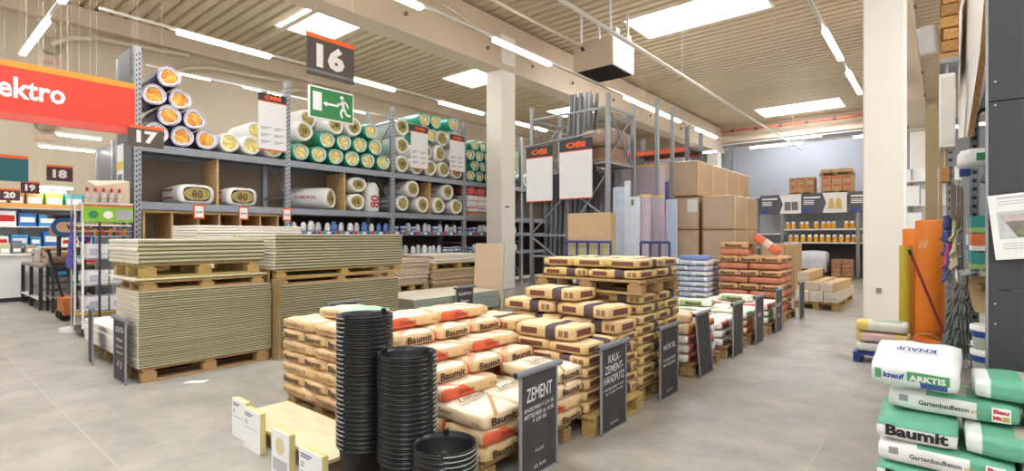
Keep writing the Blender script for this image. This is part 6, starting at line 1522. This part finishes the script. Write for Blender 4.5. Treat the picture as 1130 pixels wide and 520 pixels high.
MB().poly([(0.5 + 0.1 * math.cos(2 * PI * k / 14), 1.46 + 0.09 * math.sin(2 * PI * k / 14)) for k in range(14)], -0.02, 0.02, 'x').build('blue_boss', mat('deep_violet', (56, 50, 130), 0.5), t)
MB().tube((0, 0.5, 0), (0, 0.5, 1.4), 0.03, n=8).build('stand_pole', m_dark, t); MB().tube((0, 0.5, 0), (0, 0.5, 0.03), 0.22, n=16).build('foot', m_dark, t)
# folded parasol / dusters
t = thing('folded_parasol', 'folded violet and white parasol standing by the wire stand', 'parasol', (-10.6, 1.86, 0))
MB().lathe([(0.005, 2.2), (0.015, 1.6), (0.03, 1.5), (0.075, 1.05), (0.05, 1.0), (0.012, 1.0)], 12).build('canopy', mat('violet_white', (110, 104, 190), 0.6, var=0.5, scale=20), t)
MB().tube((0, 0, 0.0), (0, 0, 2.2), 0.012, n=6).build('pole', m_chr, t); MB().tube((0, 0, 0), (0, 0, 0.06), 0.16, n=14).build('foot', m_white, t)
# workbench with sacks
wb_ = thing('workbench', 'black metal workbench with sacks on its lower shelf', 'table', (-15.1, 2.4, 0))
MB().bbox(-1.1, -0.45, 0.86, 1.1, 0.45, 0.92, 0.005).build('top', mat('bench_top', (150, 140, 126), 0.6, var=0.1), wb_)
MB().bbox(-1.1, -0.45, 0.2, 1.1, 0.45, 0.24, 0.005).build('lower_shelf', m_white, wb_)
for (x, y) in ((-1.07, -0.42), (1.07, -0.42), (0, -0.42), (-1.07, 0.42), (1.07, 0.42)): MB().box(x - 0.03, y - 0.03, 0, x + 0.03, y + 0.03, 0.86).build('leg', m_dark, wb_)
SKG = BagType('sk', 0.55, 0.4, 0.14, mat('grey_sack', (166, 162, 166), 0.6, var=0.2), [], 2)
for k, (x, y, z) in enumerate(((-14.42, 2.27, 0.243), (-14.42, 2.27, 0.39), (-14.44, 2.27, 0.535), (-15.05, 2.27, 0.243), (-15.68, 2.27, 0.243))):
    bag(SKG, x, y, z, 0.06 * (k % 2), 'grey sack on the workbench shelf, %s' % ('lowest at the right', 'middle at the right', 'upper at the right', 'single in the middle', 'single at the left')[k], 'sacks on the workbench', faces=())
for k, (x, y, w, h, c) in enumerate(((-16.0, 2.1, 0.5, 0.3, (206, 198, 190)), (-15.3, 2.15, 0.4, 0.34, (176, 140, 96)), (-14.7, 2.1, 0.45, 0.26, (190, 170, 150)))):
    t = thing('bench_case', 'case standing on the workbench top, %s from the left' % nth(k + 1), 'case', (x, y, 0.922), 0, 'cases on the workbench')
    MB().bbox(0, 0, 0, w, 0.3, h, 0.02).build('case_body', mat('case_%d' % k, c, 0.6, var=0.15), t); MB().bbox(w * 0.3, -0.02, h * 0.5, w * 0.7, 0.0, h * 0.62, 0.004).build('handle', m_dark, t)
# power tools on a pedestal
t = thing('tool_display', 'dark machine display with brown blocks beside the oval board', 'display', (-13.6, 2.05, 0))
MB().bbox(-0.3, -0.02, 0.9, 0.3, 0.4, 0.95, 0.005).build('table_top', m_dark, t)
for (x, y) in ((-0.27, 0.01), (0.27, 0.01), (-0.27, 0.37), (0.27, 0.37)): MB().box(x - 0.02, y - 0.02, 0, x + 0.02, y + 0.02, 0.9).build('leg', m_dark, t)
MB().bbox(-0.3, -0.02, 0.3, 0.3, 0.4, 0.32, 0.004).build('shelf', m_galv, t)
MB().bbox(-0.22, 0.0, 0.95, 0.2, 0.34, 1.1, 0.03).build('machine_body', mat('machine_brown', (120, 88, 70), 0.5, var=0.3, scale=12), t)
MB().tube((-0.05, 0.15, 1.1), (-0.05, 0.15, 1.9), 0.035, n=8).build('column', m_dark, t)
MB().bbox(-0.25, 0.02, 1.5, 0.15, 0.32, 1.75, 0.05).build('motor_head', mat('machine_rose', (196, 150, 130), 0.5, var=0.3, scale=10), t)
MB().bbox(-0.3, 0.0, 1.86, 0.35, 0.36, 1.94, 0.02).build('lamp_bar', m_black, t)
# pallet truck
t = thing('pallet_truck', 'yellow and black pallet truck parked by the workbench', 'truck', (-12.35, 2.12, 0), -PI / 2)
for y in (0.0, 0.36): MB().bbox(-1.0, y, 0.07, 0.0, y + 0.16, 0.12, 0.01).build('fork', mat('truck_yellow', (220, 170, 50), 0.5, var=0.08), t)
MB().bbox(0.0, 0.02, 0.1, 0.16, 0.5, 0.42, 0.02).build('hydraulic_block', mat('truck_orange', (196, 110, 50), 0.5), t)
MB().tube((0.1, 0.1, 0.1), (0.1, 0.18, 0.1), 0.1, n=16).build('wheel', m_black, t); MB().tube((0.1, 0.34, 0.1), (0.1, 0.42, 0.1), 0.1, n=16).build('wheel', m_black, t)
MB().path([(0.12, 0.26, 0.4), (0.3, 0.26, 1.2), (0.32, 0.12, 1.25), (0.32, 0.4, 1.25)], 0.022, n=8).build('tiller', m_black, t)
# counters with packs at the very left
t = thing('sales_counter', 'white sales counter at the left edge of the picture', 'counter', (-17.0, 1.3, 0))
MB().bbox(-0.1, 0, 0.1, 0.7, 1.1, 1.05, 0.01).build('body', m_white, t); MB().bbox(-0.14, -0.04, 1.05, 0.74, 1.14, 1.1, 0.005).build('top', m_tubw, t); MB().box(-0.05, 0.05, 0, 0.65, 1.05, 0.1).build('plinth', m_dark, t)
for k in range(4):
    o = MB().bbox(-16.9 + 0.15 * (k % 2), 1.4 + 0.22 * k, 1.1, -16.6 + 0.15 * (k % 2), 1.58 + 0.22 * k, 1.3 + 0.05 * (k % 3), 0.01).build('counter_pack', mat('cpack_%d' % k, ((180, 170, 190), (210, 200, 160), (120, 120, 130), (190, 150, 120))[k], 0.5, var=0.2))
    MB().box(-16.6 + 0.15 * (k % 2), 1.43 + 0.22 * k, 1.14, -16.597 + 0.15 * (k % 2), 1.55 + 0.22 * k, 1.22).build('label', m_paper, o)
    tag(o, 'small pack on the white sales counter, %s from the left' % nth(k + 1), 'pack', 'packs on the sales counter')
pallet('low pallet on the floor at the left picture edge', -18.0, 1.2, -17.15, 2.0, 0, 'x', wood=m_woody) if False else None
